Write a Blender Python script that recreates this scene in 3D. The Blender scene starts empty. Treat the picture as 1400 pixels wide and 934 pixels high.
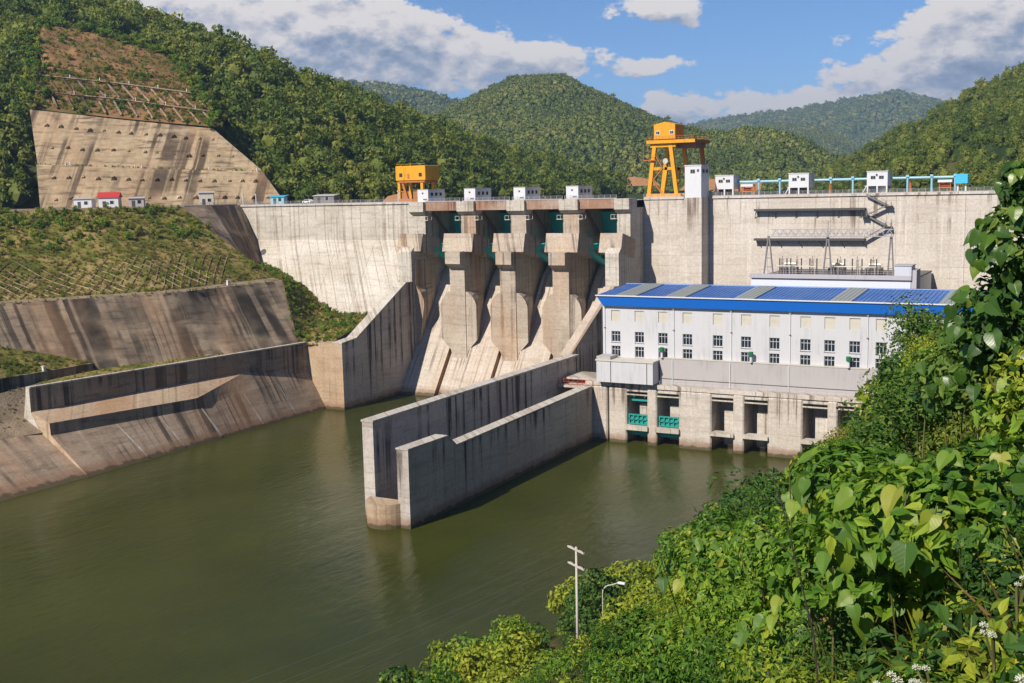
import bpy, bmesh, math, random
import numpy as np
from mathutils import Matrix, Vector
R_ = math.radians
S = bpy.context.scene
COL = S.collection
rng = np.random.default_rng(7)
random.seed(7)

# ------------------------------------------------------------------ camera
cam_d = bpy.data.cameras.new('camera'); cam = bpy.data.objects.new('camera', cam_d); COL.objects.link(cam)
cam_d.sensor_fit = 'HORIZONTAL'; cam_d.sensor_width = 36.0
cam_d.lens = 36.0 * 1535.1 / 1400.0
cam_d.clip_start = 0.2; cam_d.clip_end = 30000
cam.matrix_world = Matrix(((0.8781525,-0.0440628,0.4763473,0.0000000),(0.4778568,0.1273907,-0.8691516,0.0000000),(-0.0223850,0.9908734,0.1329242,62.0000000),(0.0000000,0.0000000,0.0000000,1.0000000)))
S.camera = cam

# ------------------------------------------------------------------ world, sun, exposure
SUN_A, SUN_EL = R_(13.0), R_(40.0)
sun_dir = Vector((-math.sin(SUN_A)*math.cos(SUN_EL), -math.cos(SUN_A)*math.cos(SUN_EL), math.sin(SUN_EL)))
sl = bpy.data.lights.new('sun', 'SUN'); sl.energy = 5.0; sl.angle = R_(0.53); sl.color = (1.0, 0.91, 0.77)
so = bpy.data.objects.new('sun', sl); COL.objects.link(so)
so.rotation_euler = sun_dir.to_track_quat('Z', 'Y').to_euler(); so.location = (-100, -300, 400)
S.view_settings.view_transform = 'Standard'; S.view_settings.look = 'None'
S.view_settings.gamma = 1.0; S.view_settings.exposure = 0.46; S.view_settings.use_curve_mapping = False
S.render.engine = 'CYCLES'
S.cycles.use_denoising = True
try: S.cycles.denoiser = 'OPENIMAGEDENOISE'
except Exception: pass
S.cycles.max_bounces = 6; S.cycles.diffuse_bounces = 3; S.cycles.glossy_bounces = 3; S.cycles.transmission_bounces = 3
S.cycles.transparent_max_bounces = 6; S.cycles.volume_bounces = 0; S.cycles.caustics_reflective = False; S.cycles.caustics_refractive = False
S.cycles.sample_clamp_indirect = 6.0

def node(nt, typ, ins=None, **props):
    n = nt.nodes.new(typ)
    for k, v in props.items(): setattr(n, k, v)
    for k, v in (ins or {}).items():
        s = n.inputs[k]
        if hasattr(v, 'bl_idname') or isinstance(v, bpy.types.NodeSocket): nt.links.new(v, s)
        else: s.default_value = v
    return n
def mth(nt, op, a, b=None, c=None, clamp=False):
    d = {0: a}
    if b is not None: d[1] = b
    if c is not None: d[2] = c
    n = node(nt, 'ShaderNodeMath', d, operation=op); n.use_clamp = clamp
    return n.outputs[0]
def mixc(nt, f, a, b, blend='MIX'):
    def col(v): return (*v, 1) if isinstance(v, tuple) and len(v) == 3 else v
    n = nt.nodes.new('ShaderNodeMix'); n.data_type = 'RGBA'; n.blend_type = blend
    for i, v in ((0, f), (6, col(a)), (7, col(b))):
        if isinstance(v, bpy.types.NodeSocket): nt.links.new(v, n.inputs[i])
        else: n.inputs[i].default_value = v
    return n.outputs[2]
def mrange(nt, v, a, b, c=0.0, d=1.0, smooth=True):
    n = node(nt, 'ShaderNodeMapRange', {0: v, 1: a, 2: b, 3: c, 4: d}); n.clamp = True
    if smooth: n.interpolation_type = 'SMOOTHSTEP'
    return n.outputs[0]
def noise(nt, vec, scale, detail=4.0, rough=0.55, dist=0.0):
    return node(nt, 'ShaderNodeTexNoise', {'Vector': vec, 'Scale': scale, 'Detail': detail, 'Roughness': rough, 'Distortion': dist}).outputs[0]
def comb(nt, x, y, z): return node(nt, 'ShaderNodeCombineXYZ', {0: x, 1: y, 2: z}).outputs[0]
def ramp(nt, f, stops):
    n = nt.nodes.new('ShaderNodeValToRGB'); nt.links.new(f, n.inputs[0]); e = n.color_ramp.elements
    while len(e) < len(stops): e.new(0.5)
    for el, (p, c) in zip(e, stops): el.position = p; el.color = (*c, 1)
    return n.outputs[0]

# the sky: physical sky with broken cumulus all round
w = bpy.data.worlds.new('World'); S.world = w; w.use_nodes = True
nt = w.node_tree; nt.nodes.clear()
sky = node(nt, 'ShaderNodeTexSky', sky_type='NISHITA'); sky.sun_disc = False
sky.sun_elevation = SUN_EL; sky.sun_rotation = math.pi + SUN_A; sky.altitude = 2500; sky.air_density = 0.9; sky.dust_density = 0.0; sky.ozone_density = 6.0
tc = node(nt, 'ShaderNodeTexCoord').outputs['Generated']
sp = node(nt, 'ShaderNodeSeparateXYZ', {0: tc})
az = mth(nt, 'ARCTAN2', sp.outputs[0], sp.outputs[1]); el = mth(nt, 'ARCSINE', sp.outputs[2])
def blob(a, e, a0, e0, sa, se, amp):      # a cloud bank: azimuth, elevation, half sizes (degrees)
    da = mth(nt, 'DIVIDE', mth(nt, 'SUBTRACT', a, R_(a0)), R_(sa)); de = mth(nt, 'DIVIDE', mth(nt, 'SUBTRACT', e, R_(e0)), R_(se))
    r2 = mth(nt, 'ADD', mth(nt, 'MULTIPLY', da, da), mth(nt, 'MULTIPLY', de, de))
    return mth(nt, 'MULTIPLY', mth(nt, 'EXPONENT', mth(nt, 'MULTIPLY', r2, -1.0)), amp)
BLOBS = [(-42,8.0,9,3.6,0.34), (-34,6.4,7,3.0,0.34), (-27.0,6.6,3.8,1.3,0.33), (-21.3,8.7,2.8,0.7,0.30), (-10.5,4.8,5.0,2.3,0.40), (-4.5,6.8,5,3.0,0.44), (-16.0,3.5,3.6,1.1,0.40), (-20.8,3.9,1.7,1.0,0.38), (-21.3,5.9,1.7,0.55,0.23), (-17.5,6.9,2.2,0.8,-0.10), (-13.0,8.6,3.6,0.7,-0.2)]
def dens(oa, oe):
    a = mth(nt, 'ADD', az, oa); e = mth(nt, 'ADD', el, oe); bias = None
    for b in BLOBS:
        v = blob(a, e, *b); bias = v if bias is None else mth(nt, 'ADD', bias, v)
    v = comb(nt, mth(nt, 'MULTIPLY', a, 6.0), mth(nt, 'MULTIPLY', e, 10.0), 3.7)
    big = noise(nt, v, 1.1, 3, 0.5); fine = noise(nt, v, 4.0, 10, 0.60, 0.2)
    vo = node(nt, 'ShaderNodeTexVoronoi', {'Vector': v, 'Scale': 5.5, 'Detail': 4.0, 'Roughness': 0.6}); vd = mth(nt, 'SUBTRACT', 0.42, vo.outputs['Distance'])
    d = mth(nt, 'ADD', mth(nt, 'MULTIPLY', big, 0.55), mth(nt, 'MULTIPLY', fine, 0.50))
    d = mth(nt, 'ADD', d, mth(nt, 'MULTIPLY', vd, 0.16))
    return mth(nt, 'ADD', d, bias)
d0 = dens(0, 0); d1 = dens(-0.007, 0.012)
cov = mrange(nt, d0, 0.612, 0.69)
thick = mrange(nt, d0, 0.68, 0.98)
lit = mth(nt, 'MULTIPLY_ADD', mth(nt, 'SUBTRACT', d0, d1), 2.9, 0.72)
lit = mth(nt, 'SUBTRACT', lit, mth(nt, 'MULTIPLY', thick, 0.27), clamp=True)
ccol = ramp(nt, lit, [(0.0, (0.20, 0.24, 0.34)), (0.32, (0.34, 0.385, 0.48)), (0.58, (0.60, 0.58, 0.60)), (0.9, (0.93, 0.85, 0.78))])
up = mrange(nt, el, 0.0, 0.02)
hsv = node(nt, 'ShaderNodeHueSaturation', {'Saturation': 1.06, 'Value': 1.0, 'Color': sky.outputs[0]})
bg1 = node(nt, 'ShaderNodeBackground', {0: hsv.outputs[0], 1: 0.088})
bg2 = node(nt, 'ShaderNodeBackground', {0: ccol, 1: 0.76})
mx = node(nt, 'ShaderNodeMixShader', {0: mth(nt, 'MULTIPLY', mth(nt, 'MULTIPLY', cov, 0.94), up), 1: bg1.outputs[0], 2: bg2.outputs[0]})
node(nt, 'ShaderNodeOutputWorld', {0: mx.outputs[0]})

# ------------------------------------------------------------------ materials
MAT = {}
def newmat(name):
    m = bpy.data.materials.new(name); m.use_nodes = True; m.node_tree.nodes.clear(); MAT[name] = m
    return m, m.node_tree
def finish(nt, color, rough=0.85, bump=None, bstr=0.3, bdist=0.05, metal=0.0, spec=0.3, transl=None):
    p = node(nt, 'ShaderNodeBsdfPrincipled', {'Base Color': color if not isinstance(color, tuple) else (*color[:3], 1), 'Roughness': rough, 'Metallic': metal, 'Specular IOR Level': spec})
    if bump is not None:
        b = node(nt, 'ShaderNodeBump', {'Height': bump, 'Strength': bstr, 'Distance': bdist}); nt.links.new(b.outputs[0], p.inputs['Normal'])
    out = p.outputs[0]
    if transl is not None:
        t = node(nt, 'ShaderNodeBsdfTranslucent', {0: transl[0]})
        out = node(nt, 'ShaderNodeMixShader', {0: transl[1], 1: out, 2: t.outputs[0]}).outputs[0]
    node(nt, 'ShaderNodeOutputMaterial', {0: out})
def pos(nt):
    g = node(nt, 'ShaderNodeNewGeometry'); return g.outputs['Position'], g
def plain(name, c, rough=0.6, metal=0.0, dirt=0.25, dscale=0.6, spec=0.4):
    m, nt = newmat(name); p, g = pos(nt)
    n = noise(nt, p, dscale, 5); s = node(nt, 'ShaderNodeSeparateXYZ', {0: p})
    v = comb(nt, mth(nt, 'ADD', s.outputs[0], s.outputs[1]), 0.0, mth(nt, 'MULTIPLY', s.outputs[2], 0.08))
    st = noise(nt, v, 1.4, 4)
    f = mth(nt, 'MULTIPLY', mth(nt, 'MULTIPLY', mrange(nt, n, 0.35, 0.75), mrange(nt, st, 0.4, 0.75)), dirt * 2)
    c2 = tuple(x * 0.55 for x in c)
    finish(nt, mixc(nt, f, c, c2), rough, metal=metal, spec=spec)
    return m
def concrete(name, c1, c2, dark, streak=0.6, sscale=0.5, lift=3.0, joint=6.0, u=(1, 1), water=True, warm=0.0, fine_s=1.6, horiz=0.25, thr=(0.50, 0.66), jline=0.28, ztop=None, drip=14.0):
    m, nt = newmat(name); p, g = pos(nt)
    s = node(nt, 'ShaderNodeSeparateXYZ', {0: p}); X, Y, Z = s.outputs
    ss = mth(nt, 'ADD', mth(nt, 'MULTIPLY', X, u[0]), mth(nt, 'MULTIPLY', Y, u[1]))
    big = noise(nt, p, 0.07, 6, 0.62)
    col = mixc(nt, mrange(nt, big, 0.32, 0.68), c1, c2)
    # pours of slightly different colour, lift by lift and panel by panel
    zl = mth(nt, 'DIVIDE', Z, lift); fl = mth(nt, 'FLOOR', zl); sj = mth(nt, 'FLOOR', mth(nt, 'DIVIDE', ss, joint*1.7))
    pat = node(nt, 'ShaderNodeTexWhiteNoise', {'Vector': comb(nt, sj, fl, 1.3)}).outputs[0]
    col = mixc(nt, mth(nt, 'MULTIPLY', pat, 0.26), col, mixc(nt, 0.45, col, dark))
    # blotches drawn out along the lifts
    hv = comb(nt, mth(nt, 'MULTIPLY', ss, 0.10), 0.0, mth(nt, 'MULTIPLY', Z, 0.75))
    hz = noise(nt, hv, 1.0, 4, 0.6)
    col = mixc(nt, mth(nt, 'MULTIPLY', mrange(nt, hz, 0.48, 0.74), horiz), col, dark)
    # run-off streaks of uneven length
    v1 = comb(nt, ss, 0.0, mth(nt, 'MULTIPLY', Z, 0.02))
    st = noise(nt, v1, sscale, 6, 0.65); mask = noise(nt, comb(nt, mth(nt, 'MULTIPLY', ss, 0.35), 0.0, mth(nt, 'MULTIPLY', Z, 0.6)), 0.13, 3)
    f = mth(nt, 'MULTIPLY', mrange(nt, st, *thr), mrange(nt, mask, 0.34, 0.56))
    st2 = mrange(nt, noise(nt, v1, sscale*3.3, 4, 0.6), 0.57, 0.66)
    f = mth(nt, 'MAXIMUM', f, mth(nt, 'MULTIPLY', mth(nt, 'MULTIPLY', st2, 0.7), mrange(nt, mask, 0.5, 0.62)))
    if ztop is not None:
        ln_ = mrange(nt, noise(nt, comb(nt, ss, 9.0, 0.0), sscale*1.6, 3, 0.6), 0.3, 0.72, 0.15*drip, drip*1.6, False)
        dz = mth(nt, 'DIVIDE', mth(nt, 'SUBTRACT', ztop, Z), ln_)
        f = mth(nt, 'MULTIPLY', f, mrange(nt, dz, 1.0, 0.45, 0.12, 1.0))
    col = mixc(nt, mth(nt, 'MULTIPLY', f, streak), col, dark)
    pale = mrange(nt, noise(nt, comb(nt, mth(nt, 'ADD', ss, 37.0), 2.0, mth(nt, 'MULTIPLY', Z, 0.03)), sscale*1.3, 4, 0.6), 0.58, 0.72)
    col = mixc(nt, mth(nt, 'MULTIPLY', pale, 0.4), col, tuple(min(0.85, x*1.25) for x in c1))
    if warm:
        wn = noise(nt, comb(nt, ss, 3.0, mth(nt, 'MULTIPLY', Z, 0.3)), 0.09, 4)
        col = mixc(nt, mth(nt, 'MULTIPLY', mrange(nt, wn, 0.45, 0.7), warm), col, (0.42, 0.24, 0.13))
    fr = mth(nt, 'FRACT', zl); jw = 0.02 if jline < 0.5 else 0.11
    wob = mth(nt, 'MULTIPLY', noise(nt, p, 0.35, 3), 0.35)
    vl = mrange(nt, mth(nt, 'FRACT', mth(nt, 'DIVIDE', mth(nt, 'ADD', ss, wob), joint)), jw, 0.0); hl = mrange(nt, fr, 0.05, 0.0)
    ln = mth(nt, 'MAXIMUM', hl, vl)
    jm = mrange(nt, noise(nt, comb(nt, mth(nt, 'MULTIPLY', ss, 0.25), 5.0, mth(nt, 'MULTIPLY', Z, 0.06)), 1.0, 2), 0.36, 0.56)
    hm_ = mrange(nt, noise(nt, comb(nt, mth(nt, 'MULTIPLY', ss, 0.09), 8.0, fl), 1.0, 2), 0.4, 0.6)
    col = mixc(nt, mth(nt, 'MULTIPLY', mth(nt, 'MULTIPLY', hl, hm_), 0.5), col, dark)
    col = mixc(nt, mth(nt, 'MULTIPLY', vl, mth(nt, 'MULTIPLY', jm, jline)), col, dark)
    fn = noise(nt, p, fine_s, 5, 0.6)
    col = mixc(nt, 1.0, col, mixc(nt, mrange(nt, fn, 0.25, 0.75), (0.84, 0.84, 0.84), (1.12, 1.12, 1.12)), 'MULTIPLY')
    if water:
        wz = mth(nt, 'ADD', Z, mth(nt, 'MULTIPLY', noise(nt, p, 0.6, 4), -1.8))
        col = mixc(nt, mth(nt, 'MULTIPLY', mrange(nt, wz, 1.9, 0.2), 0.7), col, (0.22, 0.125, 0.075))
        col = mixc(nt, mth(nt, 'MULTIPLY', mrange(nt, wz, 0.15, -0.35), 0.8), col, (0.05, 0.045, 0.02))
    bmp = mth(nt, 'SUBTRACT', mth(nt, 'MULTIPLY', fn, 0.5), mth(nt, 'MULTIPLY', ln, 0.5))
    finish(nt, col, 0.9, bmp, 0.4, 0.08, spec=0.2)
    return m
concrete('concrete_pale', (0.544, 0.506, 0.458), (0.444, 0.404, 0.348), (0.168, 0.122, 0.084), 0.55, 0.5, 3.0, 3.7, horiz=0.40, thr=(0.52, 0.60), jline=0.85)
concrete('concrete_face', (0.588, 0.537, 0.489), (0.512, 0.454, 0.400), (0.134, 0.092, 0.063), 0.85, 0.62, 3.0, 9.0, horiz=0.20, thr=(0.52, 0.60), ztop=58.6, drip=12)
concrete('concrete_pier', (0.487, 0.419, 0.348), (0.386, 0.320, 0.259), (0.071, 0.050, 0.038), 0.7, 0.6, 3.0, 40.0, warm=0.45, thr=(0.52, 0.60))
concrete('concrete_guide', (0.504, 0.458, 0.423), (0.420, 0.372, 0.338), (0.034, 0.025, 0.021), 0.93, 0.36, 3.0, 12.0, warm=0.15, thr=(0.50, 0.555), ztop=19.0, drip=15)
concrete('concrete_bank', (0.395, 0.302, 0.223), (0.277, 0.206, 0.147), (0.034, 0.025, 0.020), 0.85, 0.30, 0.9, 10.0, u=(0.1, 1), warm=0.4, thr=(0.49, 0.56), horiz=0.5)
concrete('concrete_block', (0.487, 0.370, 0.260), (0.386, 0.269, 0.176), (0.092, 0.063, 0.042), 0.5, 0.5, 3.0, 6.0, warm=0.6)
concrete('concrete_chute', (0.521, 0.468, 0.414), (0.437, 0.376, 0.315), (0.134, 0.097, 0.067), 0.7, 0.8, 2.4, 40.0, u=(1, 0.02), warm=0.25, thr=(0.52, 0.60))
concrete('concrete_rust', (0.353, 0.193, 0.071), (0.235, 0.118, 0.042), (0.050, 0.034, 0.021), 0.6, 0.8, 2.4, 6.0, warm=0.9, water=False)
concrete('concrete_power', (0.554, 0.506, 0.461), (0.470, 0.411, 0.362), (0.109, 0.080, 0.059), 0.8, 0.7, 2.6, 8.0, warm=0.15, thr=(0.52, 0.59), ztop=13.9, drip=7)
concrete('girder_concrete', (0.420, 0.353, 0.302), (0.302, 0.168, 0.109), (0.126, 0.050, 0.029), 0.85, 1.0, 9.0, 4.0, thr=(0.46, 0.58), water=False, horiz=0.1)
concrete('shotcrete_dark', (0.353, 0.273, 0.193), (0.143, 0.109, 0.080), (0.018, 0.015, 0.013), 0.9, 0.17, 2.3, 30.0, u=(0.35, 0.94), water=False, warm=0.3, horiz=0.7, fine_s=0.6, thr=(0.45, 0.52))
concrete('shotcrete_pale', (0.470, 0.357, 0.231), (0.336, 0.248, 0.155), (0.071, 0.050, 0.035), 0.92, 0.16, 1.5, 40.0, u=(0.95, 0.4), water=False, warm=0.35, horiz=1.0, fine_s=0.6, thr=(0.48, 0.56))
plain('paint_white', (0.588, 0.596, 0.630), 0.6, dirt=0.12); plain('paint_wall', (0.504, 0.504, 0.538), 0.7, dirt=0.34, dscale=0.18)
plain('paint_grey', (0.395, 0.370, 0.378), 0.75, dirt=0.3, dscale=0.2); plain('paint_shutter', (0.504, 0.479, 0.420), 0.7, dirt=0.2)
plain('paint_orange', (0.655, 0.302, 0.010), 0.5, dirt=0.5, dscale=0.9); plain('paint_rust_orange', (0.42, 0.13, 0.03), 0.7, dirt=0.4)
plain('paint_teal', (0.02, 0.42, 0.41), 0.5, dirt=0.25); plain('paint_teal_bright', (0.02, 0.27, 0.24), 0.5, dirt=0.2)
plain('paint_fascia', (0.007, 0.126, 0.538), 0.45, dirt=0.1); plain('paint_light_blue', (0.252, 0.462, 0.571), 0.5, dirt=0.2); plain('paint_cyan', (0.05, 0.40, 0.62), 0.5, dirt=0.15)
plain('paint_green', (0.01, 0.16, 0.05), 0.5); plain('paint_maroon', (0.10, 0.028, 0.025), 0.6); plain('paint_red', (0.42, 0.05, 0.025), 0.6); plain('roof_red', (0.44, 0.035, 0.03), 0.6)
plain('steel_grey', (0.20, 0.19, 0.185), 0.5, 0.3); plain('steel_dark', (0.075, 0.07, 0.07), 0.6, 0.2); plain('steel_pale', (0.52, 0.50, 0.47), 0.5, 0.2)
plain('rail_grey', (0.34, 0.33, 0.36), 0.6, 0.1); plain('porcelain_brown', (0.055, 0.022, 0.015), 0.3); plain('pole_concrete', (0.462, 0.437, 0.403), 0.8, dirt=0.2)
plain('girder_rust', (0.27, 0.135, 0.085), 0.85, dirt=0.6, dscale=0.35); plain('soil_red', (0.30, 0.155, 0.075), 0.95, dirt=0.5, dscale=0.3, spec=0.1)
plain('skylight_grey', (0.277, 0.302, 0.302), 0.5, dirt=0.25, dscale=0.3); plain('asphalt', (0.13, 0.12, 0.11), 0.9, dirt=0.3)
plain('rock_brown', (0.24, 0.17, 0.12), 0.95, dirt=0.5, dscale=0.8, spec=0.1)
m, nt = newmat('roof_blue'); p, g = pos(nt)
n1 = noise(nt, p, 0.12, 5); s = node(nt, 'ShaderNodeSeparateXYZ', {0: p})
n2 = noise(nt, comb(nt, s.outputs[0], mth(nt, 'MULTIPLY', s.outputs[1], 0.07), 0.0), 1.2, 4)
c = mixc(nt, mrange(nt, n1, 0.3, 0.7), (0.035, 0.13, 0.42), (0.075, 0.18, 0.45)); c = mixc(nt, mth(nt, 'MULTIPLY', mrange(nt, n2, 0.5, 0.75), 0.5), c, (0.16, 0.24, 0.42))
finish(nt, c, 0.42, spec=0.5)
m, nt = newmat('glass_dark'); finish(nt, (0.012, 0.017, 0.026), 0.08, spec=0.6)

# river and reservoir water
def water_mat(name, c, bs, sc, rough=0.05):
    m, nt = newmat(name); p, g = pos(nt)
    v = node(nt, 'ShaderNodeMapping', {0: p}); v.inputs['Rotation'].default_value = (0, 0, 0.5); v.inputs['Scale'].default_value = (1.0, 0.4, 1.0)
    a = noise(nt, v.outputs[0], sc, 6, 0.68, 0.6); b = noise(nt, v.outputs[0], sc * 0.22, 3, 0.5, 0.4); calm = noise(nt, p, 0.018, 3)
    h = mth(nt, 'ADD', mth(nt, 'MULTIPLY', a, mrange(nt, calm, 0.3, 0.7, 0.35, 1.0)), mth(nt, 'MULTIPLY', b, 1.1))
    murk = noise(nt, p, 0.03, 4)
    col = mixc(nt, mrange(nt, murk, 0.3, 0.7), c, tuple(x * 1.35 for x in c))
    bp = node(nt, 'ShaderNodeBump', {'Height': h, 'Strength': bs, 'Distance': 0.35})
    pr = node(nt, 'ShaderNodeBsdfPrincipled', {'Base Color': col, 'Roughness': rough, 'IOR': 1.33, 'Specular IOR Level': 0.21, 'Normal': bp.outputs[0]})
    node(nt, 'ShaderNodeOutputMaterial', {0: pr.outputs[0]})
water_mat('river_water', (0.033, 0.038, 0.005), 0.42, 0.7); water_mat('reservoir_water', (0.03, 0.05, 0.035), 0.2, 0.3)

# foliage and soil
def foliage(name, stops, tr=0.25, rough=0.6, island=True, big=0.0):
    m, nt = newmat(name); p, g = pos(nt)
    oi = node(nt, 'ShaderNodeObjectInfo').outputs['Random']
    wi = 0.22 if big else 0.55
    r = mth(nt, 'MULTIPLY_ADD', g.outputs['Random Per Island'], wi, mth(nt, 'MULTIPLY', oi, 1-wi)) if island else oi
    if big:
        r = mth(nt, 'ADD', mth(nt, 'MULTIPLY', r, 1 - big), mth(nt, 'MULTIPLY', mrange(nt, noise(nt, p, 0.012, 5), 0.3, 0.7), big))
    col = ramp(nt, r, stops)
    finish(nt, col, rough, spec=0.25, transl=(mixc(nt, 1.0, col, (1.5, 1.6, 0.6), 'MULTIPLY'), tr) if tr else None)
foliage('leaf_forest', [(0.0, (0.042, 0.072, 0.014)), (0.3, (0.085, 0.130, 0.020)), (0.6, (0.15, 0.185, 0.030)), (0.85, (0.23, 0.235, 0.045)), (1.0, (0.29, 0.22, 0.06))], 0.3, big=0.3)
foliage('leaf_far', [(0.0, (0.040, 0.062, 0.014)), (0.4, (0.085, 0.120, 0.020)), (0.75, (0.145, 0.165, 0.030)), (1.0, (0.21, 0.195, 0.05))], 0.0, big=0.45)
foliage('leaf_green', [(0.0, (0.018, 0.055, 0.008)), (0.4, (0.065, 0.155, 0.014)), (0.75, (0.16, 0.26, 0.022)), (1.0, (0.30, 0.34, 0.035))], 0.25)
foliage('leaf_dark', [(0.0, (0.014, 0.042, 0.010)), (0.5, (0.040, 0.100, 0.016)), (0.85, (0.095, 0.165, 0.026)), (1.0, (0.17, 0.22, 0.04))], 0.25)
foliage('leaf_yellow', [(0.0, (0.07, 0.11, 0.010)), (0.35, (0.16, 0.22, 0.018)), (0.75, (0.28, 0.32, 0.028)), (1.0, (0.38, 0.34, 0.04))], 0.25)
foliage('leaf_shrub', [(0.0, (0.045, 0.075, 0.012)), (0.45, (0.12, 0.16, 0.020)), (0.85, (0.20, 0.22, 0.03)), (1.0, (0.26, 0.19, 0.05))], 0.2)
foliage('leaf_olive', [(0.0, (0.07, 0.095, 0.016)), (0.4, (0.15, 0.17, 0.024)), (0.75, (0.25, 0.225, 0.045)), (1.0, (0.31, 0.22, 0.08))], 0.2)
foliage('leaf_dry', [(0.0, (0.10, 0.075, 0.025)), (0.5, (0.19, 0.125, 0.045)), (1.0, (0.28, 0.15, 0.06))], 0.15)
foliage('petal_white', [(0.0, (0.50, 0.52, 0.40)), (1.0, (0.72, 0.72, 0.62))], 0.2)
m, nt = newmat('leaf_broad'); p, g = pos(nt)
oi = node(nt, 'ShaderNodeObjectInfo').outputs['Random']; tcn = node(nt, 'ShaderNodeTexCoord').outputs['Object']
sx = node(nt, 'ShaderNodeSeparateXYZ', {0: tcn}); ax = mth(nt, 'ABSOLUTE', sx.outputs[0])
vein = mth(nt, 'MAXIMUM', mrange(nt, ax, 0.022, 0.0), mth(nt, 'MULTIPLY', mrange(nt, mth(nt, 'ABSOLUTE', mth(nt, 'SUBTRACT', mth(nt, 'FRACT', mth(nt, 'MULTIPLY', mth(nt, 'SUBTRACT', sx.outputs[1], mth(nt, 'MULTIPLY', ax, 0.8)), 6.0)), 0.5)), 0.07, 0.0), 0.6))
c = ramp(nt, oi, [(0.0, (0.045, 0.115, 0.014)), (0.4, (0.11, 0.21, 0.02)), (0.8, (0.21, 0.30, 0.028)), (1.0, (0.34, 0.33, 0.04))])
c = mixc(nt, mth(nt, 'MULTIPLY', noise(nt, p, 14.0, 4), 0.35), c, (0.05, 0.09, 0.02)); c = mixc(nt, mth(nt, 'MULTIPLY', vein, 0.35), c, (0.18, 0.24, 0.06))
finish(nt, c, 0.45, vein, 0.25, 0.01, spec=0.4, transl=(mixc(nt, 1.0, c, (1.6, 1.7, 0.5), 'MULTIPLY'), 0.30))
m, nt = newmat('leaf_vine'); p, g = pos(nt)
oi = node(nt, 'ShaderNodeObjectInfo').outputs['Random']; tcn = node(nt, 'ShaderNodeTexCoord').outputs['Object']
sx = node(nt, 'ShaderNodeSeparateXYZ', {0: tcn}); ax = mth(nt, 'ABSOLUTE', sx.outputs[0])
vein = mth(nt, 'MAXIMUM', mrange(nt, ax, 0.022, 0.0), mth(nt, 'MULTIPLY', mrange(nt, mth(nt, 'ABSOLUTE', mth(nt, 'SUBTRACT', mth(nt, 'FRACT', mth(nt, 'MULTIPLY', mth(nt, 'SUBTRACT', sx.outputs[1], mth(nt, 'MULTIPLY', ax, 0.8)), 6.0)), 0.5)), 0.07, 0.0), 0.6))
c = ramp(nt, oi, [(0.0, (0.025, 0.070, 0.012)), (0.45, (0.055, 0.125, 0.016)), (0.85, (0.10, 0.19, 0.022)), (1.0, (0.20, 0.25, 0.03))])
c = mixc(nt, mth(nt, 'MULTIPLY', noise(nt, p, 14.0, 4), 0.35), c, (0.05, 0.09, 0.02)); c = mixc(nt, mth(nt, 'MULTIPLY', vein, 0.35), c, (0.18, 0.24, 0.06))
finish(nt, c, 0.34, vein, 0.25, 0.01, spec=0.4, transl=(mixc(nt, 1.0, c, (1.6, 1.7, 0.5), 'MULTIPLY'), 0.30))
m, nt = newmat('bark'); p, g = pos(nt); n1 = noise(nt, p, 6.0, 5)
finish(nt, mixc(nt, n1, (0.16, 0.12, 0.08), (0.05, 0.035, 0.025)), 0.95, n1, 0.4, spec=0.1)
m, nt = newmat('stem_green'); p, g = pos(nt); finish(nt, mixc(nt, noise(nt, p, 5.0, 3), (0.06, 0.09, 0.02), (0.13, 0.10, 0.04)), 0.7)
m, nt = newmat('stem_dark'); finish(nt, (0.022, 0.017, 0.012), 0.8)
def ground_mat(name, stops, sc=0.12, sc2=1.2):
    m, nt = newmat(name); p, g = pos(nt)
    a = noise(nt, p, sc, 6, 0.62); b = noise(nt, p, sc2, 5, 0.65)
    f = mth(nt, 'ADD', mth(nt, 'MULTIPLY', mrange(nt, a, 0.3, 0.7), 0.6), mth(nt, 'MULTIPLY', b, 0.4))
    finish(nt, ramp(nt, f, stops), 0.95, b, 0.8, 0.3, spec=0.1)
ground_mat('ground_grass', [(0.15, (0.055, 0.070, 0.014)), (0.42, (0.13, 0.125, 0.026)), (0.62, (0.24, 0.185, 0.065)), (0.9, (0.32, 0.22, 0.10))])
ground_mat('ground_forest', [(0.2, (0.014, 0.030, 0.008)), (0.6, (0.035, 0.055, 0.014)), (0.9, (0.09, 0.085, 0.03))], 0.05, 0.5)
ground_mat('ground_bank', [(0.2, (0.020, 0.028, 0.008)), (0.55, (0.055, 0.055, 0.018)), (0.85, (0.13, 0.085, 0.045))], 0.2, 2.0)
ground_mat('ground_dry', [(0.2, (0.08, 0.085, 0.018)), (0.5, (0.20, 0.115, 0.055)), (0.85, (0.30, 0.165, 0.085))], 0.10, 1.2)
ground_mat('ground_far', [(0.2, (0.018, 0.034, 0.016)), (0.6, (0.035, 0.06, 0.02)), (0.9, (0.075, 0.095, 0.03))], 0.012, 0.08)
ground_mat('ground_road', [(0.2, (0.16, 0.12, 0.085)), (0.8, (0.30, 0.23, 0.16))], 0.2, 2.0)

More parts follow.
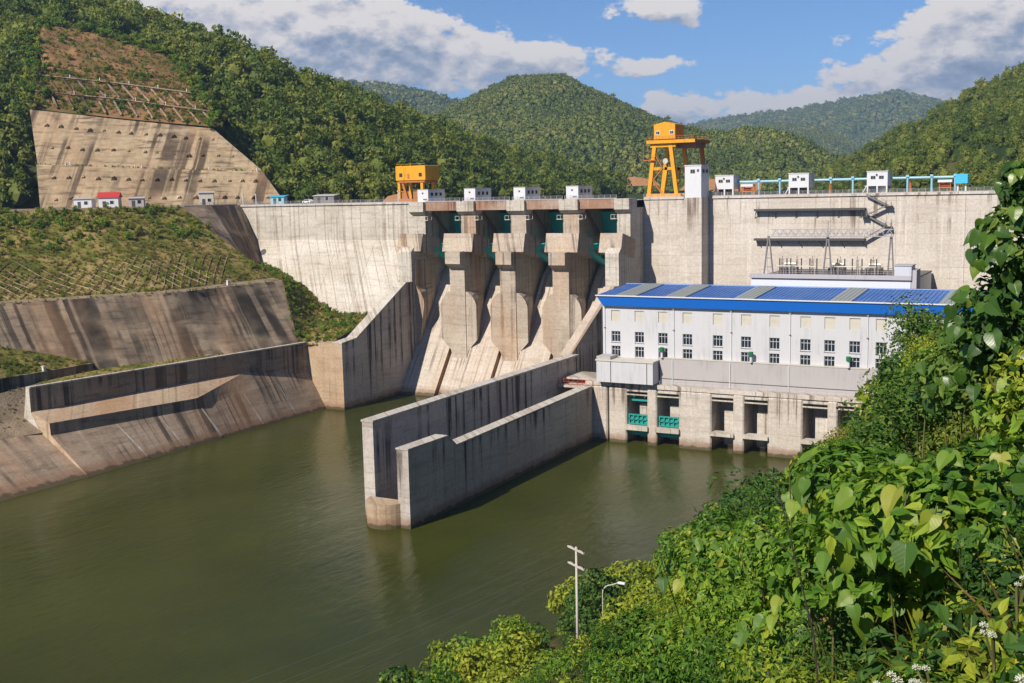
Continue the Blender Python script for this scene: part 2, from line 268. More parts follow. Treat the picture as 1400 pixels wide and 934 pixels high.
# ------------------------------------------------------------------ mesh helpers
class MB:
    def __init__(s): s.v = []; s.f = []
    def add(s, vs, fs):
        o = len(s.v); s.v += [tuple(map(float, q)) for q in vs]; s.f += [tuple(o + i for i in f) for f in fs]; return s
    def box(s, x0, x1, y0, y1, z0, z1):
        return s.add([(x0,y0,z0),(x1,y0,z0),(x1,y1,z0),(x0,y1,z0),(x0,y0,z1),(x1,y0,z1),(x1,y1,z1),(x0,y1,z1)],
                     [(0,3,2,1),(4,5,6,7),(0,1,5,4),(1,2,6,5),(2,3,7,6),(3,0,4,7)])
    def cbox(s, x0, x1, y0, y1, z0, z1, c=0.05):     # box with chamfered vertical and top edges
        lo = [(x0+c,y0),(x1-c,y0),(x1,y0+c),(x1,y1-c),(x1-c,y1),(x0+c,y1),(x0,y1-c),(x0,y0+c)]
        top = [(x0+c,y0+c),(x1-c,y0+c),(x1-c,y0+c),(x1-c,y1-c),(x1-c,y1-c),(x0+c,y1-c),(x0+c,y1-c),(x0+c,y0+c)]
        s.add([(a,b,z0) for a,b in lo] + [(a,b,z1-c) for a,b in lo], [(i,(i+1)%8,8+(i+1)%8,8+i) for i in range(8)] + [tuple(range(7,-1,-1))])
        s.add([(a,b,z1-c) for a,b in lo] + [(x0+c,y0+c,z1),(x1-c,y0+c,z1),(x1-c,y1-c,z1),(x0+c,y1-c,z1)],
              [(0,1,9,8),(1,2,9),(2,3,10,9),(3,4,10),(4,5,11,10),(5,6,11),(6,7,8,11),(7,0,8),(8,9,10,11)])
        return s
    def prism_x(s, poly, x0, x1):        # (y, z) outline, extruded along x
        n = len(poly); a = [(x0, y, z) for y, z in poly]; b = [(x1, y, z) for y, z in poly]
        return s.add(a + b, [tuple(range(n)), tuple(range(2*n-1, n-1, -1))] + [(i, n+i, n+(i+1)%n, (i+1)%n) for i in range(n)])
    def loft(s, a, b, caps=True):
        n = len(a); f = [(i, (i+1)%n, n+(i+1)%n, n+i) for i in range(n)]
        if caps: f += [tuple(range(n-1, -1, -1)), tuple(range(n, 2*n))]
        return s.add(list(a) + list(b), f)
    def strip(s, rows, closed=False):    # grid of points
        n = len(rows[0]); m = len(rows); vs = [p for r in rows for p in r]; fs = []
        for i in range(m-1):
            for j in range(n-1 if not closed else n): fs.append((i*n+j, i*n+(j+1)%n, (i+1)*n+(j+1)%n, (i+1)*n+j))
        return s.add(vs, fs)
    def tube(s, pts, r, n=6, r2=None, caps=True):
        pts = [Vector(p) for p in pts]; rows = []
        for i, p in enumerate(pts):
            d = (pts[min(i+1, len(pts)-1)] - pts[max(i-1, 0)])
            d = d.normalized() if d.length > 1e-6 else Vector((0,0,1))
            a = d.cross(Vector((0,0,1)) if abs(d.z) < 0.9 else Vector((1,0,0))).normalized(); b = d.cross(a)
            rr = r if r2 is None else r + (r2 - r) * i / max(1, len(pts)-1)
            rows.append([tuple(p + (a*math.cos(t) + b*math.sin(t)) * rr) for t in [2*math.pi*k/n for k in range(n)]])
        o = len(s.v); s.strip(rows, closed=True)
        if caps: s.f += [tuple(range(o, o+n)), tuple(range(o + n*(len(pts)-1) + n - 1, o + n*(len(pts)-1) - 1, -1))]
        return s
    def bar(s, a, b, w, h=None):         # square bar from a to b
        h = h or w; a = Vector(a); b = Vector(b); d = (b-a).normalized()
        x = d.cross(Vector((0,0,1)) if abs(d.z) < 0.95 else Vector((0,1,0))).normalized(); y = x.cross(d)
        c = [x*w/2 + y*h/2, -x*w/2 + y*h/2, -x*w/2 - y*h/2, x*w/2 - y*h/2]
        return s.loft([tuple(a+k) for k in c], [tuple(b+k) for k in c])
    def mesh(s, name, mat, smooth=False, fixn=True):
        me = bpy.data.meshes.new(name); me.from_pydata(s.v, [], s.f); me.update()
        if fixn:
            bm = bmesh.new(); bm.from_mesh(me); bmesh.ops.recalc_face_normals(bm, faces=bm.faces); bm.to_mesh(me); bm.free()
        me.materials.append(MAT[mat])
        if smooth: me.polygons.foreach_set('use_smooth', [True]*len(me.polygons))
        return me
def link(name, me, parent=None, loc=None):
    o = bpy.data.objects.new(name, me); COL.objects.link(o)
    if parent is not None:
        o.parent = parent
        o.matrix_parent_inverse = Matrix.Translation(-parent.location) if parent.parent is None else Matrix.Identity(4)
    if loc is not None: o.location = loc
    return o
def part(name, mb, mat, parent=None, smooth=False, fixn=True):
    return link(name, mb.mesh(name, mat, smooth, fixn), parent)
def tag(o, label, cat=None, group=None, kind=None):
    if label: o['label'] = label
    if cat: o['category'] = cat
    if group: o['group'] = group
    if kind: o['kind'] = kind
    return o
def thing(name, loc, label, cat, group=None):
    o = bpy.data.objects.new(name, None); o.empty_display_size = 0.5; o.location = loc; COL.objects.link(o)
    return tag(o, label, cat, group)
def structure(name, mb, mat, smooth=False):
    o = part(name, mb, mat, None, smooth); o['kind'] = 'structure'; return o
def copy_tree(o, parent=None):
    c = o.copy(); COL.objects.link(c)
    if parent is not None: c.parent = parent; c.matrix_parent_inverse = o.matrix_parent_inverse.copy()
    for ch in o.children: copy_tree(ch, c)
    return c
def B(*a): return MB().box(*a)
# smooth value noise for terrain
_g = np.random.default_rng(3).random((64, 64, 4))
def vnoise(x, y, k=0):
    x = np.asarray(x, float); y = np.asarray(y, float); xi = np.floor(x).astype(int); yi = np.floor(y).astype(int); fx = x - xi; fy = y - yi
    fx = fx*fx*(3-2*fx); fy = fy*fy*(3-2*fy); g = _g[:, :, k]
    a = g[xi % 64, yi % 64]; b = g[(xi+1) % 64, yi % 64]; c = g[xi % 64, (yi+1) % 64]; d = g[(xi+1) % 64, (yi+1) % 64]
    return (a*(1-fx)+b*fx)*(1-fy) + (c*(1-fx)+d*fx)*fy - 0.5
def fbm(x, y, k=0, o=4):
    s = 0; a = 1.0
    for i in range(o): s = s + a*vnoise(x*2**i + 7*i, y*2**i + 3*i, k); a *= 0.5
    return s
def resample(pl, n):
    pl = np.array(pl, float); d = np.r_[0, np.cumsum(np.linalg.norm(np.diff(pl[:, :2], axis=0), axis=1))]; t = np.linspace(0, d[-1], n)
    return np.stack([np.interp(t, d, pl[:, i]) for i in range(3)], 1)
def cr(p, t):          # Catmull-Rom through the rows of p at parameters t (0..n-1)
    p = np.asarray(p, float); n = len(p); i = np.clip(np.floor(t).astype(int), 0, n-2); f = (t - i)[:, None]
    g = lambda k: p[np.clip(k, 0, n-1)]
    a, b, c, d = g(i-1), g(i), g(i+1), g(i+2)
    return 0.5*((2*b) + (c-a)*f + (2*a-5*b+4*c-d)*f**2 + (3*b-a-3*c+d)*f**3)
def patch(rows, nu, nv, amp=0.0, fr=0.1, k=0, edge=True, curve=False):
    # surface through polylines, lowest first; returns (nv, nu, 3)
    if curve:
        rr = [cr(np.array(r, float), np.linspace(0, len(r)-1, nu)) for r in rows]
    else:
        rr = [resample(r, nu) for r in rows]
    A = np.stack(rr); t = np.linspace(0, len(rows)-1, nv)
    if curve: out = np.stack([cr(A[:, j], t) for j in range(nu)], 1)
    else:
        i = np.clip(np.floor(t).astype(int), 0, len(rows)-2); f = (t-i)[:, None, None]; out = A[i]*(1-f) + A[i+1]*f
    if amp:
        n = fbm(out[..., 0]*fr, out[..., 1]*fr + out[..., 2]*fr*0.7, k)*amp
        if edge:
            e = np.minimum(np.linspace(0, 1, nv), np.linspace(1, 0, nv))[:, None]; e2 = np.minimum(np.linspace(0, 1, nu), np.linspace(1, 0, nu))[None, :]
            n = n*np.clip(np.minimum(e*8, e2*12), 0, 1)
        out[..., 2] += n
    return out
def grid_mb(P): return MB().strip([[tuple(q) for q in r] for r in P])
def sample_patch(P, n, r, keep=None):
    # n random points on the surface P, by area
    a = np.linalg.norm(np.cross(P[1:, :-1]-P[:-1, :-1], P[:-1, 1:]-P[:-1, :-1]), axis=2); pr = (a/a.sum()).ravel()
    c = r.choice(len(pr), n, p=pr); i, j = np.divmod(c, a.shape[1]); u = r.random(n)[:, None]; v = r.random(n)[:, None]
    q = (P[i, j]*(1-u)*(1-v) + P[i+1, j]*u*(1-v) + P[i, j+1]*(1-u)*v + P[i+1, j+1]*u*v)
    st = np.stack([(i+u[:, 0])/a.shape[0], (j+v[:, 0])/a.shape[1]], 1)      # (up, along) in 0..1
    if keep is not None:
        k = keep(q, st); return q[k]
    return q
# masses of plants: points that carry instances of a few source meshes
def scatter(name, pts, srcs, smin, smax, label, cat, seed=0, sq=0.15, parent=None):
    r = np.random.default_rng(seed); n = len(pts)
    me = bpy.data.meshes.new(name); me.vertices.add(n); me.vertices.foreach_set('co', np.asarray(pts, np.float32).ravel())
    sc = (smin + (smax-smin)*r.random(n)**2.0).astype(np.float32)
    for nm, ty, val in (('sc', 'FLOAT', sc), ('rz', 'FLOAT', (r.random(n)*6.283).astype(np.float32)), ('pick', 'INT', r.integers(0, len(srcs), n).astype(np.int32))):
        me.attributes.new(nm, ty, 'POINT').data.foreach_set('value', val)
    o = bpy.data.objects.new(name, me); COL.objects.link(o); tag(o, label, cat, None, 'stuff')
    g = bpy.data.node_groups.new(name + '_nodes', 'GeometryNodeTree')
    g.interface.new_socket('Geometry', in_out='INPUT', socket_type='NodeSocketGeometry'); g.interface.new_socket('Geometry', in_out='OUTPUT', socket_type='NodeSocketGeometry')
    gi = g.nodes.new('NodeGroupInput'); go = g.nodes.new('NodeGroupOutput')
    mp = node(g, 'GeometryNodeMeshToPoints', {0: gi.outputs[0]})
    join = g.nodes.new('GeometryNodeJoinGeometry')
    def attr(nm, ty): return node(g, 'GeometryNodeInputNamedAttribute', {0: nm}, data_type=ty)
    for i, so_ in enumerate(srcs):
        oi = node(g, 'GeometryNodeObjectInfo', {0: so_})
        cmpn = node(g, 'FunctionNodeCompare', data_type='INT', operation='EQUAL'); g.links.new(attr('pick', 'INT').outputs[0], cmpn.inputs[2]); cmpn.inputs[3].default_value = i
        ip = node(g, 'GeometryNodeInstanceOnPoints', {'Points': mp.outputs[0], 'Selection': cmpn.outputs[0], 'Instance': oi.outputs['Geometry']})
        cx = g.nodes.new('ShaderNodeCombineXYZ'); g.links.new(attr('rz', 'FLOAT').outputs[0], cx.inputs[2]); g.links.new(cx.outputs[0], ip.inputs['Rotation'])
        g.links.new(attr('sc', 'FLOAT').outputs[0], ip.inputs['Scale'])
        g.links.new(ip.outputs[0], join.inputs[0])
    g.links.new(join.outputs[0], go.inputs[0])
    md = o.modifiers.new('scatter', 'NODES'); md.node_group = g
    return o
# leaf clouds
def leaf_cloud(mb, centre, rad, n, size, r, flat=0.75, hemi=False, up=0.3, shape=0, rad3=None):
    c = np.array(centre); d = r.normal(size=(n, 3)); d /= np.linalg.norm(d, axis=1)[:, None]
    if hemi: d[:, 2] = np.abs(d[:, 2])
    rr = rad*(0.62 + 0.42*r.random(n)**0.6)
    p = c + d*rr[:, None]*(np.array([1, 1, flat]) if rad3 is None else np.array(rad3))
    nrm = d + r.normal(size=(n, 3))*0.55 + np.array([0, 0, up]); nrm /= np.linalg.norm(nrm, axis=1)[:, None]
    t = np.cross(nrm, r.normal(size=(n, 3))); t /= np.linalg.norm(t, axis=1)[:, None]; b = np.cross(nrm, t)
    s = size*(0.6 + 0.8*r.random(n))[:, None]
    o = len(mb.v)
    if shape:      # folded pointed leaf, six points
        h = nrm*s*0.10
        vs = np.stack([p - t*s*0.5, p - t*s*0.12 + b*s*0.30 + h, p + t*s*0.28 + b*s*0.22 + h, p + t*s*0.72 - nrm*s*0.12, p + t*s*0.28 - b*s*0.22 + h, p - t*s*0.12 - b*s*0.30 + h], 1).reshape(-1, 3)
        mb.v += vs.tolist()
        for i in range(n): k = o+6*i; mb.f += [(k, k+1, k+2, k+3), (k, k+3, k+4, k+5)]
        return mb
    q0 = p - t*s*0.5; q1 = p + b*s*0.32 - nrm*s*0.06; q2 = p + t*s*0.62; q3 = p - b*s*0.32 - nrm*s*0.06
    vs = np.stack([q0, q1, q2, q3], 1).reshape(-1, 3)
    mb.v += vs.tolist(); mb.f += [(o+4*i, o+4*i+1, o+4*i+2, o+4*i+3) for i in range(n)]
    return mb
def lumps(mb, r, H, W, nl, per, size, base=0.35, shape=0):
    # crown of nl leafy lobes round a height H
    for i in range(nl):
        a = r.random()*6.283; q = r.random()**0.5; h = r.random()
        wr = W*(1-0.55*abs(h-0.35)/0.65)
        leaf_cloud(mb, (math.cos(a)*q*wr, math.sin(a)*q*wr, H*(base + (1-base)*h)), W*(0.34+0.3*r.random()), per, size, r, shape=shape)
    return mb
def blobcore(r, H, W, base=0.35):
    bm = bmesh.new(); bmesh.ops.create_icosphere(bm, subdivisions=2, radius=1.0)
    for v in bm.verts:
        k = 0.78 + 0.3*r.random(); v.co = Vector((v.co.x*W*0.8*k, v.co.y*W*0.8*k, H*(base+1)/2 + v.co.z*H*(1-base)*0.5*k))
    mb = MB(); mb.v = [tuple(v.co) for v in bm.verts]; bm.verts.index_update(); mb.f = [tuple(v.index for v in f.verts) for f in bm.faces]; bm.free(); return mb
def loose(name, me):      # source of instances, not itself placed in the scene
    return bpy.data.objects.new(name, me)

# ================================================================== SETTING: ground, water, banks, hills
g = MB(); g.add([(-5000,-2500,-12),(2500,-2500,-12),(2500,7800,-12),(-5000,7800,-12)], [(0,1,2,3)]); structure('ground', g, 'ground_far')
wv = MB(); wv.add([(-232,-420,0),(-20,-420,0),(-20,286.5,0),(-232,286.5,0)], [(0,1,2,3)]); structure('river_water', wv, 'river_water')
wv = MB(); wv.add([(-700,331,53),(150,331,53),(700,3300,53),(-1900,3300,53)], [(0,1,2,3)]); structure('reservoir_water', wv, 'reservoir_water')

# camera-side bank
def shore(Y): return np.interp(Y, [-200, 90, 140, 180, 240, 400], [-74, -73, -69, -66, -58, -58])
def bank_z(X, Y):
    X = np.asarray(X, float); Y = np.asarray(Y, float); xs = shore(Y)
    z = np.where(X < 0, np.where(X > xs, 60.0*np.clip((X - xs)/(-xs), 0, 1)**1.22, (X - xs)*0.6), 60 + 0.45*X)
    z = z + fbm(X*0.05, Y*0.05, 1)*4.0*np.clip((np.hypot(X, Y)-8)/30, 0, 1)*np.clip((X-xs)/10, 0, 1)
    z = z - 8.5*np.exp(-((X+30)/21)**2)*np.clip((Y-35)/70, 0, 1)*np.clip((X-xs)/12, 0, 1)
    z = np.maximum(z, -4)
    return np.where((Y > 246) & (X < -25.5), -4.0, np.where((Y > 288) & (X < 10), np.minimum(z, 58.4), z))
xs_ = np.r_[np.linspace(-84, -26, 59), -25.4, np.linspace(-24, 30, 46), np.linspace(36, 260, 24)]; ys_ = np.r_[np.linspace(-320, -60, 20), np.linspace(-50, 245.5, 150), np.linspace(246.5, 420, 50)]
GX, GY = np.meshgrid(xs_, ys_); bankP = np.stack([GX, GY, bank_z(GX, GY)], 2)
structure('river_bank', grid_mb(bankP), 'ground_bank', True)

# left bank, from the river wall up to the crest road
A_ = [(-212,256.4,19),(-216,240,19),(-231,198,19),(-243,165,19),(-262,110,19),(-290,40,19)]
B_ = [(-230,272,36),(-232,230,36),(-255,190,36),(-276,150,36),(-305,105,36),(-340,40,36)]
C_ = [(-238,277,36.3),(-237,232,36.3),(-260,193,36.3),(-281,152,36.3),(-310,108,36.3),(-346,40,36.3)]
D_ = [(-276,277,59.2),(-286,255,59.4),(-298,235,59.2),(-316,205,59),(-346,150,59),(-390,60,59)]
U_ = [(-277,332,59.6),(-300,308,59.6),(-331,275,59.6),(-362,240,59.6),(-400,190,59.6),(-440,90,59.6)]
W_ = [(-209.6,262,18.4),(-212.6,238,18.4),(-218,200,18.4),(-224,165,18.4),(-236,110,18.4),(-260,40,18.4)]
W2 = [(-209.6,262,18.4),(-212.6,238,18.4),(-218,200,18.4),(-221.6,176,18.4)]; A2 = [(-212,256.4,19),(-216,240,19),(-231,198,19),(-229.6,180,18.6)]
stripP = patch([W2, A2], 60, 8, 0.5, 0.2); structure('bank_strip', grid_mb(stripP), 'ground_grass', True)
dark = structure('shotcrete_slope', grid_mb(patch([A_, B_], 110, 30, 1.6, 0.12, 2)), 'shotcrete_dark', True)
tag(dark, 'dark stained concrete-sprayed slope above the long retaining wall')
structure('bench_road', grid_mb(patch([B_, C_], 60, 5, 0.3, 0.3)), 'ground_road', True)
latP = patch([C_, D_], 120, 40, 1.5, 0.08, 3)
structure('grass_slope', grid_mb(latP), 'ground_grass', True)
structure('crest_road', grid_mb(patch([D_, U_], 50, 6)), 'ground_road', True)
# grassy mound at the end of the benches, against the dam
M0 = [(-251,279.5,38.2),(-238,277,36.4),(-230,272,36),(-224,266.5,30.5),(-218,261,24.5),(-212,256.6,19.2),(-203,258,18.9)]
M2 = [(-264,299,39.4),(-255.4,297.4,37.4),(-244.4,294.6,33.6),(-235,292.1,30.3),(-226.6,289,26.1),(-217,287.8,24.6),(-199,288,25)]
M1 = [tuple((np.array(a_)+np.array(b_))/2 + np.array([0,0,0.5])) for a_, b_ in zip(M0, M2)]
mndP = np.stack([cr(np.array([M0[k_], M1[k_], M2[k_]]), np.linspace(0, 2, 30)) for k_ in range(7)], 1)
mndP = np.stack([cr(mndP[r_], np.linspace(0, 6, 60)) for r_ in range(30)], 0); mndP[..., 2] += fbm(mndP[..., 0]*0.15, mndP[..., 1]*0.15, 1)*1.0
structure('grass_mound', grid_mb(mndP), 'ground_grass', True)
ab = MB().strip([[(-248,279,37),(-262,301,39)],[(-276,277,59.2),(-274,306,59.2)]])
abP = patch([[(-236,276,35),(-249,280,38),(-263,301,39.4)],[(-276,276.5,59.15),(-276,285,59.2),(-274,306,59.2)]], 20, 24, 0.7, 0.25)
tag(structure('abutment_slope', grid_mb(abP), 'shotcrete_dark', True), 'dark streaked concrete slope where the dam meets the left bank')
# lower left grass mound behind the dark wall
L0 = [(-230.2,196.5,20.6),(-230.5,185,20.6),(-231.5,171,20.6),(-233,150,20.6),(-240,90,20.6)]
L1 = [(-233,199,21),(-239,186,25),(-246,174,28.5),(-256,152,29),(-280,92,29)]
lowP = patch([L0, L1], 50, 14, 1.6, 0.15, 2)
structure('grass_bank', grid_mb(lowP), 'ground_grass', True)
# flat rubble bench below, at the foot of the retaining wall
rubP = patch([[(-217.5,173,9),(-221,163,9),(-230,130,9),(-250,60,9)],[(-224,176,12.6),(-226,165,12),(-234,130,12),(-254,60,12)],[(-229,180,18.6),(-230,168,17.6),(-233,140,17.6),(-240,90,17.6)]], 50, 16, 1.0, 0.3)
structure('rubble_slope', grid_mb(rubP), 'ground_road', True)

# hills
hill_cols = [[(-430,170,58),(-500,225,112),(-640,400,207),(-760,520,150)],
 [(-372,262,58),(-392,300,96),(-535,430,184),(-640,560,130)],
 [(-305,338,56),(-338,352,86),(-442,430,157),(-540,560,110)],
 [(-276,352,57),(-312,370,84),(-398,430,141),(-500,560,100)],
 [(-262,380,57),(-300,400,84),(-366,432,124),(-480,560,90)],
 [(-262,430,56),(-305,455,82),(-371,500,111),(-470,600,80)],
 [(-272,500,54),(-310,530,75),(-366,552,98),(-450,640,70)],
 [(-280,600,52),(-322,612,68),(-372,640,84),(-440,720,60)],
 [(-285,690,50),(-302,705,56),(-322,760,61),(-380,820,50)]]
hill_rows = [[c[i] for c in hill_cols] for i in range(4)]
hillP = patch(hill_rows, 120, 90, 5.0, 0.03, 0, curve=True); hillP[..., 2] -= 9.0*np.clip((hillP[..., 2]-84)/40, 0, 1)*np.clip((hillP[..., 1]-360)/60, 0, 1)
structure('hill', grid_mb(hillP), 'ground_forest', True)
def ridge_hill(name, ridge, base, back, amp, fr, nu=140, nv=50, k=0, mat='ground_far', mid=0.0, drop=0.0):
    R = np.array(ridge, float); Bs = np.array(base, float)
    md = (resample(R, 40)*0.5 + resample(Bs, 40)*0.5); md[:, 2] += mid
    bk = resample(R, 40) + np.array(back)
    P = patch([Bs, md, R, bk], nu, nv, 0.0)
    damp = 1 - np.exp(-((np.linspace(0, 3, nv)-2)/0.35)**2)
    P[..., 2] += fbm(P[..., 0]*fr, P[..., 1]*fr, k)*amp*(0.12 + 0.88*damp)[:, None] - drop
    # keep the skyline: damp noise near the ridge row
    structure(name, grid_mb(P), mat, True)
    return P
midP = ridge_hill('hill', [(-1250,1500,135),(-996,1500,172),(-942,1500,187),(-889,1500,206),(-824,1500,226),(-806,1490,232),(-722,1490,228),(-693,1500,208),(-636,1500,182),(-581,1500,155),(-517,1500,132),(-456,1500,115),(-396,1500,95),(-340,1500,78),(-200,1500,60)],
    [(-900,880,50),(-560,860,50),(-450,860,50),(-330,900,50),(-210,1000,50),(-120,1150,50)], (-100,600,-120), 62, 0.0048, k=2, mat='ground_forest', mid=6, drop=6)
rightP = ridge_hill('hill', [(-255,930,52),(-237,900,62),(-220,900,73),(-198,900,84),(-170,900,98),(-139,900,115),(-109,900,130),(-70,900,147),(-24,900,164),(120,900,215),(400,900,300)],
    [(-205,760,48),(-160,640,48),(-110,520,50),(-40,430,56),(60,380,70),(260,330,120)], (150,500,-80), 20, 0.011, k=1, mat='ground_forest', mid=-10, drop=7)
farLP = ridge_hill('mountain', [(-2900,2600,430),(-2300,2600,425),(-2178,2600,418),(-2072,2600,405),(-1994,2600,392),(-1820,2600,368),(-1631,2600,325),(-1410,2600,262),(-1000,2600,120)],
    [(-2100,1750,50),(-1500,1700,50),(-1000,1800,50),(-700,2000,50)], (-300,900,-200), 30, 0.004, k=3, drop=10)
farDP = ridge_hill('mountain', [(-1500,3600,150),(-1241,3600,220),(-1118,3600,250),(-998,3600,262),(-880,3600,248),(-791,3600,212),(-724,3600,150),(-650,3600,90)],
    [(-1200,2900,50),(-900,2850,50),(-700,2900,50),(-560,3000,50)], (-100,500,-150), 25, 0.004, k=1, drop=12)
farP = ridge_hill('mountain', [(-3200,5500,250),(-2132,5500,328),(-1974,5500,376),(-1745,5500,401),(-1454,5500,421),(-1212,5500,459),(-948,5500,493),(-851,5500,461),(-724,5500,414),(-420,5500,366),(300,5500,300)],
    [(-2200,3700,50),(-1500,3700,60),(-900,3700,60),(-300,3700,60),(300,3700,60)], (0,900,-200), 90, 0.0022, k=2, drop=16)

rv0 = np.random.default_rng(21)
# ================================================================== upper shotcrete slope with its anchor heads
up = thing('anchored_slope', (-307,300,60), 'big pale concrete-sprayed slope with rows of anchor heads above the crest road', 'slope')
UP0 = [(-277.5,332,59.4),(-300,308,59.4),(-336,270,59.4)]
UP1 = [(-289,333.4,71.3),(-316,306,73),(-345.6,277.5,75.2)]
UP1b = [(-290,335,71.4),(-317.2,307.6,73.1),(-346.8,279,75.3)]
UP2 = [(-311,331.5,88.4),(-336,310,92),(-360,288,96)]
part('slope_face', grid_mb(patch([UP0, UP1], 80, 20, 0.8, 0.12, 2)), 'shotcrete_pale', up, True)
part('ledge', grid_mb(patch([UP1, UP1b], 60, 2)), 'shotcrete_pale', up)
part('slope_face', grid_mb(patch([UP1b, UP2], 80, 24, 0.8, 0.12, 2)), 'shotcrete_pale', up, True)
hd = MB().add([(-0.85,-0.75,-0.3),(0.85,-0.75,-0.3),(0.85,0.75,-0.3),(-0.85,0.75,-0.3),(-0.32,-0.35,0.75),(0.32,-0.35,0.75),(0.32,0.3,0.75),(-0.32,0.3,0.75)], [(0,3,2,1),(4,5,6,7),(0,1,5,4),(1,2,6,5),(2,3,7,6),(3,0,4,7)]).mesh('anchor_head', 'shotcrete_pale')
def lerp_row(a, b, f, n): return resample(a, n)*(1-f) + resample(b, n)*f
sn = Vector((0.56, -0.53, 0.64)).normalized(); sxv = Vector((0.69, 0.72, 0)).normalized(); syv = sn.cross(sxv)
for a, b, fs, n in ((UP0, UP1, (0.2, 0.7), 17), (UP1b, UP2, (0.32, 0.72), 15)):
    for f in fs:
        for q in lerp_row(a, b, f, n)[1:-1]:
            o = link('anchor_head', hd, up); q = q + rv0.normal(size=3)*0.25
            o.matrix_basis = Matrix(((sxv[0], syv[0], sn[0], q[0]), (sxv[1], syv[1], sn[1], q[1]), (sxv[2], syv[2], sn[2], q[2]+0.1), (0,0,0,1)))
pm = B(-0.14,0.14,-0.14,0.14,0,1.3).mesh('marker_post', 'paint_white')
for t in (0.12, 0.14, 0.42, 0.45, 0.75, 0.97):
    q = resample(UP1b, 101)[int((1-t)*100)]; o = link('marker_post', pm, up); o.location = tuple(q + np.array([0.5,-0.5,-0.1]))
# ribbed, planted slope above: two rows of concrete ribs under coping beams
rb = thing('ribbed_slope', (-345,310,97), 'overgrown terraced slope with slanting pale concrete ribs above the sprayed slope', 'slope')
RT = [[(-311,333,89),(-337,312,92.5),(-361,290,96.5)], [(-318,338,95),(-345,317,100),(-366,296,103)], [(-328,344,102.5),(-352,322,107),(-373,301,110)], [(-341,352,110),(-360,331,114),(-378,310,116)]]
ribP = patch(RT, 60, 24, 1.2, 0.2, 1)
part('slope_face', grid_mb(ribP), 'ground_dry', rb, True)
for k in (1, 2):
    pts = resample(RT[k], 24)
    bm_ = MB(); bm_.tube([tuple(q + np.array([0.6,-0.6,0.5])) for q in pts], 0.34, 4); part('coping_beam', bm_, 'concrete_bank', rb)
    lo = resample(RT[k-1], 24)
    for i in range(1, 23, 2):
        a = pts[i] + np.array([0.6,-0.6,0.35]); c = lo[max(0, i-1)]*0.8 + pts[max(0, i-1)]*0.2 + np.array([0.7,-0.7,0.3])
        part('rib', MB().bar(tuple(a - np.array([0,0,0.35])), tuple(c - np.array([0,0,0.3])), 0.55, 0.5), 'concrete_bank', rb)
    for i in range(2, 24, 4):
        o = link('marker_post', pm, rb); o.location = tuple(pts[i] + np.array([0.6,-0.6,0.7]))
# bare reddish cut above it
bare = [[(-342,353,110.8),(-360,332,114.6),(-379,311,116.6)], [(-355,360,117),(-378,345,123.5),(-397,323,128)], [(-368,366,123),(-396,357,133.5),(-416,343,139)]]
bareP = patch(bare, 40, 20, 1.5, 0.15, 2); bareP[..., 2] += 0.8; bareP[0, :, 2] -= 2.2; bareP[-1, :, 2] -= 2.5; bareP[:, 0, 2] -= 2.0; bareP[:, -1, 2] -= 2.0; structure('bare_slope', grid_mb(bareP), 'ground_dry', True)

# ================================================================== lattice of concrete beams on the grass slope
lt = thing('slope_lattice', (-262,190,40), 'diagonal lattice of pale concrete beams on the dry grass slope', 'lattice')
nv, nu = latP.shape[:2]
def lat_pt(s, t):      # s along, t up
    i = min(max(t, 0), 0.999)*(nv-1); j = min(max(s, 0), 0.999)*(nu-1); a, b = int(i), int(j); f, h = i-a, j-b
    return latP[a,b]*(1-f)*(1-h) + latP[a+1,b]*f*(1-h) + latP[a,b+1]*(1-f)*h + latP[a+1,b+1]*f*h + np.array([0.12,0,0.17])
for d, rise in ((1, 0.032), (-1, 0.085)):
    for k in range(36):
        s0 = 0.09 + k*0.0125; n = 8; T = 0.34 if d == 1 else 0.34
        T *= 0.75 + 0.4*random.random()
        pts = [tuple(lat_pt(s0 + d*rise*(q/n)*T/0.4, 0.01 + T*q/n)) for q in range(n+1)]
        part('beam', MB().tube(pts, 0.14, 4), 'shotcrete_pale', lt)
# ================================================================== left river walls
rw = thing('river_wall', (-206,215,0), 'long sloping river wall with a raised platform at the foot of the retaining wall', 'wall')
ST = {257.6: ((-209.4,10.2),(-209.3,9.9),(-203.6,0),(-202,-3.2)), 234: ((-212.7,14),(-209.4,9.6),(-203.7,0),(-202,-3.2)),
      212: ((-209.6,10.6),(-209.4,7.9),(-203.8,0),(-202,-3.2)), 171.2: ((-215.6,11.4),(-215.4,8.6),(-203.9,0),(-202,-3.2))}
ys = sorted(ST, reverse=True); rows = []
Yd = np.linspace(257.6, 171.2, 45)
for i in range(4):
    xs2 = np.interp(-Yd, [-y for y in ys], [ST[y][i][0] for y in ys]); zs = np.interp(-Yd, [-y for y in ys], [ST[y][i][1] for y in ys])
    rows.append([(x, y, z) for x, y, z in zip(xs2, Yd, zs)])
fine = []
for a, b, n in ((rows[0], rows[1], 2), (rows[1], rows[2], 8), (rows[2], rows[3], 2)):
    for k in range(n): fine.append([tuple(np.array(p)*(1-k/n) + np.array(q)*k/n) for p, q in zip(a, b)])
fine.append(rows[3]); part('wall_face', MB().strip(fine), 'concrete_bank', rw)
wx = lambda y: np.interp(-y, [-257.6, -171.2], [-209.6, -221.5])
Yp = np.linspace(234, 171.2, 30)
plat = MB().strip([[(wx(y)+0.1, y, np.interp(-y, [-234,-171.2], [14, 13.6])) for y in Yp], [(np.interp(-y,[-234,-212,-171.2],[-212.7,-209.6,-215.6]), y, np.interp(-y,[-234,-212,-171.2],[14,10.6,11.4])) for y in Yp]])
part('platform', plat, 'concrete_block', rw)
